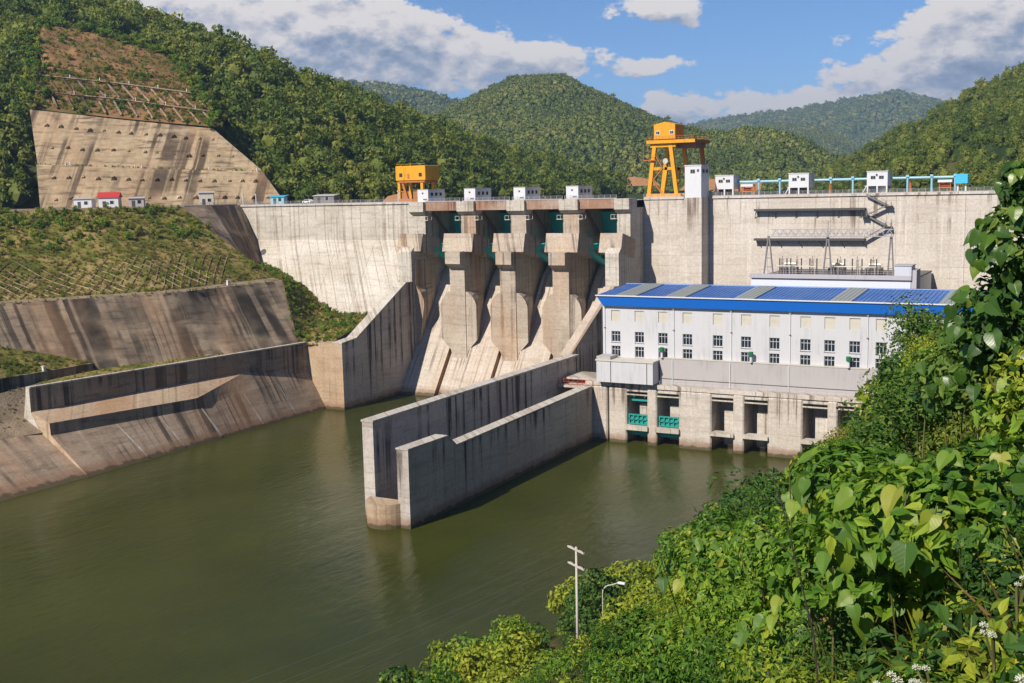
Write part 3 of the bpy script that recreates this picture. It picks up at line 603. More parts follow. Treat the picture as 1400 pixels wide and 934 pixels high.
part('end_face', MB().add([(-221.5,171.2,13.6),(-215.6,171.2,11.4),(-215.4,171.2,8.6),(-203.9,171.2,0),(-203,171.2,-3),(-223,171.2,-3)], [(0,1,2,3,4,5)]), 'concrete_block', rw)
low = MB()
Yl = np.linspace(171.2, 40, 50)
low.strip([[(np.interp(-y,[-171.2,-40],[-219,-240])-1.2, y, 9) for y in Yl], [(np.interp(-y,[-171.2,-40],[-219,-240]), y, 9) for y in Yl], [(-203.9-(171.2-y)*0.02, y, 0) for y in Yl], [(-202-(171.2-y)*0.02, y, -3.2) for y in Yl]])
part('lower_wall', low, 'concrete_bank', rw)
ws = MB()
for y0, w0 in ((200,0.35),(213,0.7),(229,0.5),(243,0.4),(188,0.5)):     # pale seepage runs down the sloping face
    pts = []
    for f in np.linspace(0.02, 0.95, 6):
        x1 = np.interp(-y0, [-257.6,-234,-212,-171.2], [-209.3,-209.4,-209.4,-215.4]); z1 = np.interp(-y0, [-257.6,-234,-212,-171.2], [9.9,9.6,7.9,8.6])
        pts.append((x1*(1-f) + -203.7*f + 0.03, y0 + f*1.5, z1*(1-f) + 0.03))
    n0 = len(ws.v); ws.strip([[(p[0], p[1]-w0*(0.3+0.4*i/5), p[2]), (p[0], p[1]+w0*(0.3+0.4*i/5), p[2])] for i, p in enumerate(pts)])
part('seepage_stain', ws, 'concrete_pale', rw)
rt = thing('retaining_wall', (-215,214,14), 'long brown stained retaining wall below the dark sprayed slope', 'wall')
n = 7; ye = np.linspace(257.5, 171.2, n+1)
for i in range(n):
    y0, y1 = ye[i]-0.02, ye[i+1]+0.02
    a = [(wx(y0), y0), (wx(y1), y1), (wx(y1)-1.0, y1), (wx(y0)-1.0, y0)]
    part('wall_panel', MB().loft([(x, y, 9.5) for x, y in a], [(x, y, 19.15) for x, y in a]), 'concrete_bank', rt)
    c = [(wx(y0)+0.15, y0), (wx(y1)+0.15, y1), (wx(y1)-1.1, y1), (wx(y0)-1.1, y0)]
    part('coping', MB().loft([(x, y, 19.15) for x, y in c], [(x, y, 19.5) for x, y in c]), 'concrete_pale', rt)
part('end_wall', MB().add([(-221.6,171.1,19.5),(-222.6,171.1,19.5),(-224.6,171.1,9.4),(-219,171.1,9.4),(-221.5,171.1,13.6)], [(0,1,2,3,4)]), 'concrete_pale', rt)
bw = thing('retaining_wall', (-230,175,17), 'short black stained wall below the lower grass bank', 'wall')
bwm = MB(); q = resample([(-229.8,197,0),(-230.2,185,0),(-231.2,171,0),(-232.7,150,0),(-239.7,90,0)], 8)
for i in range(7): part('wall_panel', MB().loft([(q[i][0],q[i][1],16.5),(q[i+1][0],q[i+1][1],16.5),(q[i+1][0]-0.8,q[i+1][1],16.5),(q[i][0]-0.8,q[i][1],16.5)],[(q[i][0],q[i][1],20.9),(q[i+1][0],q[i+1][1],20.9),(q[i+1][0]-0.8,q[i+1][1],20.9),(q[i][0]-0.8,q[i][1],20.9)]), 'shotcrete_dark', bw)
mp_ = thing('marker_post', (-231,183,20.9), 'small white post standing on the black stained wall', 'post'); part('post', B(-231.3,-230.7,182.7,183.3,20.8,22), 'paint_white', mp_); part('cap', B(-231.4,-230.6,182.6,183.4,22,22.15), 'paint_white', mp_)
mp_ = thing('marker_post', (-234,252,36.2), 'small white post on the earth bench road', 'post'); part('post', B(-234.3,-233.7,251.7,252.3,36,37.4), 'paint_white', mp_); part('cap', B(-234.4,-233.6,251.6,252.4,37.4,37.55), 'paint_white', mp_)

# ================================================================== THE DAM
dam = thing('dam', (-150,312,0), 'pale concrete gravity dam across the valley with four spillway bays', 'dam')
DP = [(331,-3),(331,58.6),(304,58.6),(304,47),(266.5,-3)]
xs3 = np.linspace(-276, -201.9, 6)
for i in range(5): part('wall_block', MB().prism_x(DP, xs3[i]+0.03, xs3[i+1]-0.03), 'concrete_pale', dam)
part('crest_cornice', MB().box(-276,-200.5,303.55,331,58.6,59.1), 'concrete_pale', dam)
for x, y, z in ((-262.4,301,42.8),(-228,288.7,26.5)):
    dm = part('drain_collar', MB().tube([(x, y+0.5, z-0.4), (x, y-0.12, z+0.09)], 1.55, 16), 'concrete_pale', dam); part('drain_dark_disc', MB().tube([(x, y+0.2, z-0.15), (x, y-0.2, z+0.15)], 1.3, 16), 'steel_dark', dm)  # solid dark disc painted in place of the shade inside the drain mouth
PC = [-199.2, -181.05, -163.25, -145.45, -128.5]; PW = [2.65, 2.65, 2.65, 2.65, 2.1]
PIER = [(331,-3),(331,58.55),(303.6,58.55),(303.6,47.5),(299,47.5),(298.2,44.2),(293.5,43.8),(293.5,40.2),(296,38.7),(296,-3)]
PEND = [(331,-3),(331,58.55),(303.6,58.55),(303.6,47.5),(297.6,46),(294.8,43.7),(294.8,-3)]
for i, (c, hw) in enumerate(zip(PC, PW)):
    inner = 0 < i < 4
    if i == 0: x0, x1 = -201.85, -197.0
    elif i == 4: x0, x1 = -130.6, -126.4
    else: x0, x1 = c-hw, c+hw
    pr = part('pier', MB().prism_x(PIER if inner else PEND, x0, x1), 'concrete_pier' if inner else 'concrete_pale', dam)
    part('head_block', MB().prism_x([(302,59.1),(302,56),(303.2,55),(308,55),(308,59.1)], x0-0.5 if inner else x0-0.2, x1+0.3), 'concrete_pale', pr)
    # trunnion corbel: a block tilted towards the gate
    cy, cz, a = 302.0, 45.6, R_(-13); co = [(-5.2,-3.0),(-5.0,2.7),(5.4,2.7),(5.2,-3.0)]
    pol = [(cy + p*math.cos(a) - q*math.sin(a), cz + p*math.sin(a) + q*math.cos(a)) for p, q in co]
    xl, xr = (x0-2.7, x1+2.7) if inner else ((x0-1.5, x1+2.7) if i == 0 else (x0-2.7, x1+0.05))
    part('corbel', MB().prism_x(pol, xl, xr), 'concrete_pier', pr)
    # flared tail
    prof = [(-2.6,31.5),(-3.6,31.3),(-4.9,30.2),(-5.9,28.8),(-6.4,27.2),(-6.4,16.6),(-3.2,13.2),(-2.6,11),(2.6,11),(3.2,13.2),(6.4,16.6),(6.4,27.2),(5.9,28.8),(4.9,30.2),(3.6,31.3),(2.6,31.5)]
    if inner:
        fa = [(c+x, 296.3, z) for x, z in prof]; fb = [(c+x*0.4, 309, z) for x, z in prof]
    elif i == 0:
        pf = [(-0.3,12),(0.1,12),(1.4,15.5),(3.3,27),(3.1,28.8),(2.2,30.8),(1.0,32),(0.4,33.2),(0.35,41),(-0.3,41)]
        fa = [(-197+x, 296.3, z) for x, z in pf]; fb = [(-197+min(x,0.05), 309, z) for x, z in pf]
    else:
        pf = [(0.3,36)] + [(x+2.6, z) for x, z in prof[:7]] + [(0.3,11)]
        fa = [(-130.6+x, 296.3, z) for x, z in pf]; fb = [(-130.6+max(x,-0.05), 309, z) for x, z in pf]
    part('flared_tail', MB().loft(fa, fb), 'concrete_pier', pr)
    if i < 5:   # inspection platforms with rails on the pier sides
        for sx in ((-1, 1) if inner else ((1,) if i == 0 else (-1,))):
            xb = x1 if sx > 0 else x0
            pl = MB().box(min(xb, xb+sx*1.6), max(xb, xb+sx*1.6), 302.6, 305.2, 53.2, 53.4)
            for q in ((xb+sx*1.5, 302.7), (xb+sx*1.5, 305.1)): pl.bar((q[0], q[1], 53.4), (q[0], q[1], 54.5), 0.1)
            pl.bar((xb+sx*1.5, 302.7, 54.5), (xb+sx*1.5, 305.1, 54.5), 0.1); pl.bar((xb, 302.7, 54.5), (xb+sx*1.5, 302.7, 54.5), 0.1)
            part('platform', pl, 'steel_pale', pr)
bays = [(-197.0,-183.7),(-178.4,-165.95),(-160.6,-148.1),(-142.8,-130.6)]
slabs = [(-197.0,-184.75),(-177.3,-167.0),(-159.6,-149.3),(-141.7,-130.6)]
CH = [(331,41),(322,41),(317,39.6),(312,35.5),(304,24.1),(296,13.4),(283.8,-3),(331,-3)]
for (a, b) in slabs:
    cs = part('chute_slab', MB().prism_x(CH, a, b), 'concrete_chute', dam)
    if b < -140: part('stained_side', MB().prism_x(CH[3:-1] + [(300,-3)], b, b+0.04), 'concrete_rust', cs)
CL = [(331,38),(318,37),(312,32.8),(304,21.4),(296,10.7),(285.8,-3),(331,-3)]
for c in PC[1:4]: part('chute_trench', MB().prism_x(CL, c-3.70, c+3.70), 'concrete_chute', dam)
part('crest_deck', MB().box(-201.85,-126.4,308,331,56.4,58.5), 'concrete_face', dam)
for i, (a, b) in enumerate(bays):
    part('bridge_girder', MB().box(a-0.3,b+0.1,303.2,304.4,56.3,59.0), 'girder_concrete', dam)
# spillway training walls
TW = [(257.5,-3),(257.5,19.5),(264.5,20.1),(291.4,34.2),(295.2,34.2),(295.2,-3)]
part('training_wall', MB().prism_x(TW, -200.2, -197.0), 'concrete_guide', dam)
part('training_wall_cap', MB().prism_x([(257.4,19.5),(257.4,19.75),(264.4,20.35),(291.3,34.45),(295.0,34.45),(295.0,34.2),(291.4,34.2),(264.5,20.1)], -200.4, -196.9), 'concrete_pale', dam)
part('end_block', MB().box(-213,-197.02,257.45,262,-3,19.45), 'concrete_block', dam)
TR = [(262.7,-3),(262.7,18.7),(266,20.5),(291.4,34.2),(295.2,34.2),(295.2,-3)]
part('training_wall', MB().prism_x(TR, -129.4, -126.5), 'concrete_guide', dam)
part('training_wall_cap', MB().prism_x([(262.6,18.7),(262.6,18.95),(265.9,20.75),(291.3,34.45),(295.0,34.45),(295.0,34.2),(291.4,34.2),(266,20.5)], -129.6, -126.4), 'concrete_chute', dam)
# right-hand wall: flush part beside the lift tower, then the intake wall set back
part('wall_block', MB().box(-126.35,-113.6,314,331,-3,58.5), 'concrete_face', dam)
part('lift_shaft', MB().box(-113.55,-108.3,313.5,331,-3,58.9), 'concrete_face', dam)
xs4 = np.linspace(-108.25, -20, 6)
for i in range(5): part('wall_block', MB().box(xs4[i]+0.03, xs4[i+1]-0.03, 320, 331, -3, 58.5), 'concrete_face', dam)
part('crest_cornice', MB().box(-126.3,-113.6,313.7,331,58.5,59.1), 'concrete_face', dam)
part('crest_cornice', MB().box(-108.2,-20,319.6,331,58.5,59.1), 'concrete_face', dam)
# spillway gates
gate0 = None
for i, (a, b) in enumerate(bays):
    gt = thing('radial_gate', ((a+b)/2, 318, 40), ['teal radial gate in the spillway bay beside the left dam wall', 'teal radial gate in the second spillway bay from the left dam wall', 'teal radial gate in the second spillway bay from the lift tower', 'teal radial gate in the spillway bay beside the lift tower'][i], 'gate', 'spillway gates')
    sk = []
    for k in range(13):
        th = R_(-26 + 4.9*k); sk.append([(a+0.2, 303+18.5*math.cos(th), 45+18.5*math.sin(th)), (b-0.2, 303+18.5*math.cos(th), 45+18.5*math.sin(th))])
    part('skin_plate', MB().strip(sk), 'paint_teal', gt)
    for sx, xx in ((1, a+1.9), (-1, b-1.9)):
        for zz, ye_, zo in ((0.3, 320.5, 46.5), (-0.2, 319, 37.8)):
            part('arm', MB().bar((xx, 305.5, 43.8+zz), (xx + sx*1.2, ye_, zo), 1.2, 1.4), 'paint_teal', gt)
        part('arm_brace', MB().bar((xx+sx*0.6, 313, 45.2), (xx+sx*0.6, 313, 41), 0.5), 'paint_teal', gt)
        part('trunnion', MB().box(xx-0.9, xx+0.9, 304.6, 306.4, 42.8, 45.0), 'paint_teal', gt)
    part('hoist_cylinder', MB().tube([(a+1.2, 306.5, 55.6), (a+1.8, 318, 45.5)], 0.42, 8), 'paint_maroon', gt)
    part('hoist_cylinder', MB().tube([(b-1.2, 306.5, 55.6), (b-1.8, 318, 45.5)], 0.42, 8), 'paint_maroon', gt)
    lad = MB()
    for xx in (b-2.6, b-1.2): lad.bar((xx, 316, 47), (xx, 316, 56), 0.25)
    for k in range(8): lad.bar((b-2.6, 316, 47.6+k*1.1), (b-1.2, 316, 47.6+k*1.1), 0.2)
    part('ladder', lad, 'paint_teal_bright', gt)

# guide walls
gw = thing('guide_wall', (-126,216,0), 'tall concrete guide wall beside the spillway basin, streaked black', 'wall')
yg = [262.6, 232, 201, 170.8]
for i in range(3):
    y0, y1 = yg[i], yg[i+1]
    part('wall_section', MB().box(-126.7,-124.2,y1+(0.02 if i<2 else 0),y0-0.02,-3,19.0), 'concrete_guide', gw)
    part('coping', MB().box(-126.9,-124.05,y1+(0.02 if i<2 else -0.1),y0-0.02,19.0,19.35), 'concrete_pale', gw)
gw2 = thing('guide_wall', (-116,208,0), 'low concrete guide wall beside the tailrace with a raised notch at its end', 'wall')
part('wall_section', MB().prism_x([(168.1,-3),(168.1,15.0),(182,14.8),(185,12.4),(196,12.5),(196,-3)], -117.1, -114.5), 'concrete_guide', gw2)
part('wall_section', MB().prism_x([(196.04,-3),(196.04,12.5),(222,12.8),(222,-3)], -117.1, -114.5), 'concrete_guide', gw2)
part('wall_section', MB().prism_x([(222.04,-3),(222.04,12.8),(249.6,13.5),(249.6,-3)], -117.1, -114.5), 'concrete_guide', gw2)
part('coping', MB().prism_x([(168.0,15.0),(168.0,15.3),(181.9,15.1),(185.1,12.65),(249.5,13.75),(249.5,13.5),(185,12.4),(182,14.8)], -117.25, -114.4), 'concrete_pale', gw2)
nose = MB(); pts = [( -120.5 + 4.3*math.cos(t), 170.2 + 4.7*math.sin(t)) for t in np.linspace(math.pi, 2*math.pi, 15)]
nose.loft([(x, y, -3) for x, y in pts], [(x, y, 4.7) for x, y in pts]); part('rounded_nose', nose, 'concrete_block', gw2)

# ================================================================== POWERHOUSE
ph = thing('powerhouse', (-70,258,0), 'long white powerhouse with a blue metal roof at the foot of the dam', 'building')
X0, X1 = -112.9, -26.0
cols = [-110.6,-104.4,-98.3,-92.1,-84.6,-77.8,-71.1,-64.0,-58.6,-53.1,-47.4,-40.7,-34.2]
ops = [(x, x+2.35, z0, z1) for x in cols for z0, z1 in ((29.7,32.35),(24.55,27.2),(20.9,23.55))]
def wall_open(x0, x1, z0, z1, y, ops, depth):
    mb = MB(); xe = sorted({x0, x1, *[o[0] for o in ops], *[o[1] for o in ops]}); ze = sorted({z0, z1, *[o[2] for o in ops], *[o[3] for o in ops]})
    for i in range(len(xe)-1):
        for j in range(len(ze)-1):
            cx, cz = (xe[i]+xe[i+1])/2, (ze[j]+ze[j+1])/2
            if any(o[0] < cx < o[1] and o[2] < cz < o[3] for o in ops): continue
            mb.add([(xe[i],y,ze[j]),(xe[i+1],y,ze[j]),(xe[i+1],y,ze[j+1]),(xe[i],y,ze[j+1])], [(0,1,2,3)])
    for a, b, c, d in ops:
        mb.add([(a,y,c),(b,y,c),(b,y,d),(a,y,d),(a,y+depth,c),(b,y+depth,c),(b,y+depth,d),(a,y+depth,d)], [(0,4,5,1),(1,5,6,2),(2,6,7,3),(3,7,4,0)])
    return mb
part('wall', wall_open(X0, X1, 14.8, 33.7, 253.0, ops, 0.5), 'paint_wall', ph, fixn=False)
part('wall', MB().add([(X0,253,14.8),(X0,271,14.8),(X0,271,37.2),(X0,253,33.7)], [(0,1,2,3)]), 'paint_wall', ph)
part('wall', MB().add([(X1,253,14.8),(X1,271,14.8),(X1,271,37.2),(X1,253,33.7)], [(0,3,2,1)]), 'paint_wall', ph)
part('wall', MB().box(X0,X1,271,271.4,10,37.3), 'paint_wall', ph)
# windows: frame, mullions, dark pane; shutters in the top row
fr = MB(); W, H = 2.35, 2.65
for a in ((0,W,0,0.1),(0,W,H-0.1,H),(0,0.1,0.1,H-0.1),(W-0.1,W,0.1,H-0.1)): fr.box(a[0],a[1],0,0.12,a[2],a[3])
for x in (W*0.33, W*0.66): fr.box(x-0.045,x+0.045,0.02,0.10,0.1,H-0.1)
fr.box(0.1,W-0.1,0.03,0.09,H*0.66-0.045,H*0.66+0.045)
fr_me = fr.mesh('window', 'paint_white'); pane_me = B(0.05,W-0.05,0.13,0.16,0.05,H-0.05).mesh('pane', 'glass_dark')
bl_me = MB().box(0,W,0,0.06,0,H).box(0.15,W-0.15,-0.03,0.0,0.15,H*0.5-0.05).box(0.15,W-0.15,-0.03,0.0,H*0.5+0.05,H-0.15).mesh('shutter_panel', 'paint_shutter')
sill_me = B(-0.1,W+0.1,-0.18,0.02,-0.12,0.0).mesh('sill', 'paint_grey')
for x in cols:
    for z0 in (24.55, 20.9):
        wd = link('window', fr_me, ph); wd.location = (x, 253.28, z0)
        pn = bpy.data.objects.new('pane', pane_me); COL.objects.link(pn); pn.parent = wd
        sl_ = bpy.data.objects.new('sill', sill_me); COL.objects.link(sl_); sl_.parent = wd; sl_.location = (0,-0.28,0)
    sp_ = link('shutter_panel', bl_me, ph); sp_.location = (x, 253.25, 29.7)
# roof
sky_x = [(-108.8,-103.5),(-96.0,-90.9),(-79.0,-74.4),(-57.2,-52.5),(-34.3,-29.3)]
def roof_z(y): return 36.05 + (y-251.5)*0.066
edges = [-114.0] + [e for s_ in sky_x for e in s_] + [-25.6]
for i in range(0, len(edges), 2):
    a, b = edges[i], edges[i+1]; mb = MB(); mb.add([(a,251.5,roof_z(251.5)),(b,251.5,roof_z(251.5)),(b,270.6,roof_z(270.6)),(a,270.6,roof_z(270.6))],[(0,1,2,3)])
    k = a + 0.3
    while k < b - 0.2:
        mb.prism_x([(251.5,roof_z(251.5)+0.003),(270.6,roof_z(270.6)+0.003),(270.6,roof_z(270.6)+0.11),(251.5,roof_z(251.5)+0.11)], k, k+0.11); k += 0.95
    part('roof_panel', mb, 'roof_blue', ph)
for a, b in sky_x:
    mb = MB().prism_x([(251.7,roof_z(251.7)+0.02),(270.3,roof_z(270.3)+0.02),(270.3,roof_z(270.3)+0.22),(251.7,roof_z(251.7)+0.22)], a+0.02, b-0.02)
    for q in np.arange(a+0.9, b-0.3, 0.95): mb.prism_x([(251.7,roof_z(251.7)+0.224),(270.3,roof_z(270.3)+0.224),(270.3,roof_z(270.3)+0.3),(251.7,roof_z(251.7)+0.3)], q, q+0.1)
    part('skylight', mb, 'skylight_grey', ph)
back = MB().add([(-114.0,270.6,roof_z(270.6)),(-25.6,270.6,roof_z(270.6)),(-25.6,285,36.3),(-114.0,285,36.3)],[(0,1,2,3)]); part('roof_panel', back, 'roof_blue', ph)
part('ridge_cap', MB().tube([(-114.0,270.6,roof_z(270.6)+0.05),(-25.6,270.6,roof_z(270.6)+0.05)], 0.2, 6), 'roof_blue', ph)
part('fascia', MB().add([(-114.0,251.5,36.04),(-25.6,251.5,36.04),(-25.6,252.1,33.5),(-112.4,252.1,33.5),(-114.0,270.6,37.2),(-112.4,270.6,33.6)], [(0,1,2,3),(0,3,5,4)]), 'paint_fascia', ph, fixn=False)
part('gutter', MB().box(-114.1,-25.5,251.25,251.48,35.95,36.22), 'paint_white', ph)
part('soffit', MB().box(-112.4,-25.6,252.1,252.99,33.5,33.6), 'paint_white', ph)
for x in (-112.3,-94.3,-80.1,-66.3,-49.1,-31.1):
    dp = part('downspout', MB().tube([(x,252.86,33.45),(x,252.86,21.4),(x,251.86,20.9),(x,251.86,15.0)], 0.11, 6), 'paint_white', ph)
    part('hopper', MB().box(x-0.25,x+0.25,252.6,252.97,33.0,33.5), 'paint_white', dp)
    part('bracket', MB().box(x-0.2,x+0.2,252.7,252.99,27.9,28.1), 'steel_dark', dp)
# lower grey band in panels, ledge and rail
bx_ = [-97.6,-94.3,-80.1,-66.3,-49.1,-26.0]
for i in range(5): part('wall_panel', MB().box(bx_[i]+0.04,bx_[i+1]-0.04,252.0,252.98,14.9,21.2), 'paint_grey', ph)
part('ledge', MB().box(-97.6,-26,251.9,252.98,21.2,21.4), 'paint_shutter', ph)
part('deck', MB().box(-116.5,-26,250.0,271,13.9,14.88), 'concrete_power', ph)
rl = MB()
for z in (15.4, 15.95): rl.bar((-97,250.2,z),(-26,250.2,z),0.05)
for k in np.arange(-97,-26,2.2): rl.bar((k,250.2,14.88),(k,250.2,15.95),0.06)
part('railing', rl, 'rail_grey', ph)
# projecting annex at the left end
an = part('annex', MB().box(-112.6,-97.9,248.2,252.98,15.2,20.4), 'paint_wall', ph)
part('annex_roof', MB().box(-112.8,-97.7,248.0,252.97,20.4,20.75), 'paint_shutter', an)
part('joint', MB().box(-108.9,-108.75,248.12,248.198,15.2,20.4), 'steel_dark', an); part('joint', MB().box(-99.5,-99.35,248.12,248.198,15.2,20.4), 'steel_dark', an)
part('parapet', MB().box(-112.6,-108.9,248.25,252.6,20.76,21.5), 'paint_grey', an)
# draft-tube piers, sills and openings
piers = [(-115.6,-110.7),(-110.25,-105.5),(-100.1,-97.6),(-92.1,-84.0),(-78.7,-76.1),(-70.6,-62.6),(-57.0,-54.8),(-49.0,-40.0)]
for a, b in piers: part('pier', MB().cbox(a, b, 250.0 if b-a > 3 else 249.9, 262, -3, 13.85, 0.35 if b-a > 3 else 0.3), 'concrete_power', ph)
part('back_wall', MB().box(-116,-40,257.5,258.4,-3,13.85), 'concrete_guide', ph)
gaps = [(-105.5,-100.1),(-97.6,-92.1),(-84.0,-78.7),(-76.1,-70.6),(-62.6,-57.0),(-54.8,-49.0)]
for i, (a, b) in enumerate(gaps):
    part('sill_beam', MB().box(a-0.3,b+0.3,249.2,252.2,3.5 if i < 2 else 3.8,4.6), 'concrete_pale', ph)
    part('lintel', MB().box(a,b,250.4,252.5,12.9,13.85), 'concrete_power', ph)
    part('lintel_rail', MB().box(a,b,250.2,250.5,12.0,12.3), 'concrete_pale', ph)
    part('gate_slab', MB().box(a+2.2,b,253.2,254.2,1.2,9.2), 'concrete_pale', ph)
    if i < 2:
        rk = MB()
        for z in (4.8, 5.9, 7.0): rk.box(a+0.3,b-0.1,250.4,251.2,z,z+0.25)
        for k in np.linspace(a+0.35, b-0.4, 5): rk.box(k,k+0.3,250.4,251.2,5.05,7.0)
        rk.box(a+0.3,b-0.1,250.9,251.1,5.05,7.0)
        part('stop_gate', rk, 'paint_teal_bright', ph)
        part('lower_gate', MB().box(a+0.2,b-0.2,251.4,251.8,2.0,3.3), 'paint_teal', ph)
    if i == 0: part('lifting_beam', MB().box(a+0.8,b-0.1,251.5,252.1,10.4,10.9).box(a+1.2,a+1.5,251.6,252,10.9,11.5).box(b-1.4,b-1.1,251.6,252,10.9,11.5), 'paint_teal_bright', ph)
# wall-mounted fans with white ducts
for x in (-96.9, -75.0, -52.9):
    fn = part('vent_duct', MB().tube([(x,251.6,21.4),(x,251.6,22.9)], 0.3, 8), 'paint_white', ph); part('fan_head', MB().tube([(x,251.6,22.9),(x,251.6,23.1),(x,251.6,23.9)], 0.55, 8), 'paint_green', fn)
part('conduit', MB().tube([(-97,251.8,16.4),(-26,251.8,16.4)], 0.06, 5), 'steel_grey', ph)
# annex slab and red railing beside the left end
part('landing', MB().box(-124,-113.2,252.5,262,14.6,15.0), 'concrete_pale', ph)
rr = MB()
for z in (14.3, 14.9, 15.5): rr.bar((-124,250.4,z-0.6),(-115.8,250.4,z-0.6),0.1)
for k in np.arange(-124,-115.7,1.3): rr.bar((k,250.4,13.4),(k,250.4,15.0),0.1)
part('red_railing', rr, 'paint_red', ph); part('landing', MB().box(-124.1,-115.6,249.8,256,12.9,13.4), 'concrete_pale', ph)

# ================================================================== transformer deck behind the powerhouse
td = thing('transformer_deck', (-65,300,37), 'low pale grey building with a flat deck behind the blue roof', 'building')
part('wall', MB().box(-85,-45.5,285,318,30,37.9), 'paint_white', td)
part('parapet', MB().box(-85.3,-45.3,284.7,285.2,38.3,39.4), 'paint_grey', td)
part('dark_band', MB().box(-84.8,-45.6,284.95,285.3,37.9,38.3), 'steel_dark', td)
part('deck', MB().box(-85,-45.5,285.2,319,37.95,38.25), 'asphalt', td)
part('side_wall', MB().box(-45.5,-44.2,285.3,291,30,40.8), 'paint_grey', td)
part('stair_house', MB().box(-49.3,-45.3,284.7,290,39.4,41.8), 'paint_wall', td)
part('stair_roof', MB().box(-49.5,-45.1,284.5,290.2,41.8,42.0), 'paint_grey', td)
dr = MB()
for z in (39.8, 40.3): dr.bar((-85,285.6,z),(-49.6,285.6,z),0.06)
for k in np.arange(-85,-49.5,2.2): dr.bar((k,285.6,39.3),(k,285.6,40.3),0.07)
part('railing', dr, 'rail_grey', td)
# switchyard gantry: three A-frame posts and a lattice beam
sg = thing('lattice_gantry', (-67,295,38.3), 'steel lattice beam on three A-frame posts above the transformer deck', 'gantry')
for x, dx, top in ((-83.3,1.25,48.2),(-67.8,1.15,52.6),(-52.0,0.75,52.8)):
    lg = MB()
    lg.bar((x-dx,295,38.2),(x-0.12,295,48.6),0.34); lg.bar((x+dx,295,38.2),(x+0.12,295,48.6),0.34)
    lg.bar((x-dx*0.55,295,42.8),(x+dx*0.55,295,42.8),0.18); lg.bar((x-dx*0.8,295,40.4),(x+dx*0.8,295,40.4),0.18)
    pt = part('post', lg, 'steel_grey', sg)
    if top > 49: part('spike', MB().bar((x,295,48.5),(x,295,top),0.16), 'steel_grey', pt)
bmn = MB(); xa, xb = -82.5, -51.4
for y in (294.3, 295.7):
    for z in (48.5, 50.3): bmn.bar((xa,y,z),(xb,y,z),0.17)
    n = 15
    for k in range(n):
        a = xa+(xb-xa)*k/n; c = xa+(xb-xa)*(k+0.5)/n; b = xa+(xb-xa)*(k+1)/n
        bmn.bar((a,y,48.5),(c,y,50.3),0.11); bmn.bar((c,y,50.3),(b,y,48.5),0.11)
part('lattice_beam', bmn, 'rail_grey', sg)
# transformer bushings standing in rows on the deck
bus_me = MB().tube([(0,0,0),(0,0,1.3)], 0.2, 6)
for k in range(9): bus_me.tube([(0,0,1.3+k*0.36),(0,0,1.45+k*0.36)], 0.40, 8, 0.28)
bus_me.tube([(0,0,4.5),(0,0,5.2)], 0.07, 5)
bus_m = bus_me.mesh('bushing', 'porcelain_brown', True)
thin_m = MB().tube([(0,0,0),(0,0,4.6)], 0.17, 5).mesh('post', 'steel_dark')
for x, big in ((-79.9,0),(-79.1,1),(-78.0,0),(-77.0,0),(-75.2,1),(-74.2,0),(-72.0,0),(-71.2,1),(-70.2,0),(-64.9,0),(-64.1,1),(-63.1,0),(-61.2,0),(-59.8,1),(-58.8,0),(-56.6,0),(-55.9,1),(-55.2,0)):
    if big:
        t_ = thing('insulator_bushing', (x,293,38.28), 'ribbed brown insulator bushing on the transformer deck under the lattice beam', 'insulator', 'bushings on the deck'); o = link('ribbed_column', bus_m, t_); o.matrix_parent_inverse = Matrix.Identity(4)
    else:
        t_ = thing('conductor_post', (x,293.5,38.28), 'thin dark conductor post on the transformer deck under the lattice beam', 'post', 'conductor posts on the deck'); o = link('rod', thin_m, t_); o.matrix_parent_inverse = Matrix.Identity(4)
for i, (a, b) in enumerate(((-80.5,-76.5),(-75.6,-70.0),(-64.8,-58.6),(-59.9,-55))):
    t_ = thing('busbar', ((a+b)/2,292,38.28), 'pale horizontal busbar on short legs among the deck bushings', 'busbar', 'busbars on the deck')
    part('bar', MB().tube([(a,292,40.9),(b,292,40.9)], 0.13, 6), 'steel_pale', t_)
    for x in (a+0.4, b-0.4): part('leg', MB().tube([(x,292,38.26),(x,292,40.9)], 0.09, 5), 'steel_pale', t_)
for i, x in enumerate((-79,-66.4,-57)):
    t_ = thing('transformer', (x,300,38.28), 'grey finned power transformer on the deck behind the bushings', 'transformer', 'transformers on the deck')
    part('tank', MB().cbox(x-2,x+2,298,302,38.26,40.2,0.15), 'steel_grey', t_); part('conservator', MB().tube([(x-1.5,301,40.9),(x+1.5,301,40.9)], 0.4, 8), 'steel_pale', t_)
    for k in range(5): part('radiator_fin', MB().box(x-1.8+k*0.8,x-1.5+k*0.8,297.3,297.98,38.6,40.0), 'steel_grey', t_)
    for sx in (-1, 1): part('support', MB().box(x+sx*1.3-0.15,x+sx*1.3+0.15,300.8,301.2,40.2,40.6), 'steel_grey', t_)

# walkways on the intake wall
for nm, z, lab in (('upper', 55.0, 'upper steel walkway bracketed to the intake wall below the crest'), ('lower', 46.6, 'lower steel walkway bracketed to the intake wall behind the lattice beam')):
    wk = thing('wall_walkway', (-79,319,z), lab, 'walkway')
    part('deck', MB().box(-94.2,-63.2,318.1,319.98,z,z+0.25), 'steel_dark', wk)
    part('edge_beam', MB().box(-94.2,-63.2,317.95,318.1,z-0.35,z+0.25), 'steel_dark', wk)
    r_ = MB()
    for zz in (0.7, 1.25): r_.bar((-94.2,318.05,z+0.25+zz),(-63.2,318.05,z+0.25+zz),0.05)
    for k in np.arange(-94.1,-63,1.9): r_.bar((k,318.05,z+0.25),(k,318.05,z+1.5),0.05)
    part('railing', r_, 'steel_pale', wk)
    for k in range(6):
        x = -93.6 + k*5.9
        part('brace', MB().bar((x,318.2,z-0.05),(x+(1.2 if z < 50 else -0.8),319.9,z-2.4),0.16), 'steel_dark', wk)
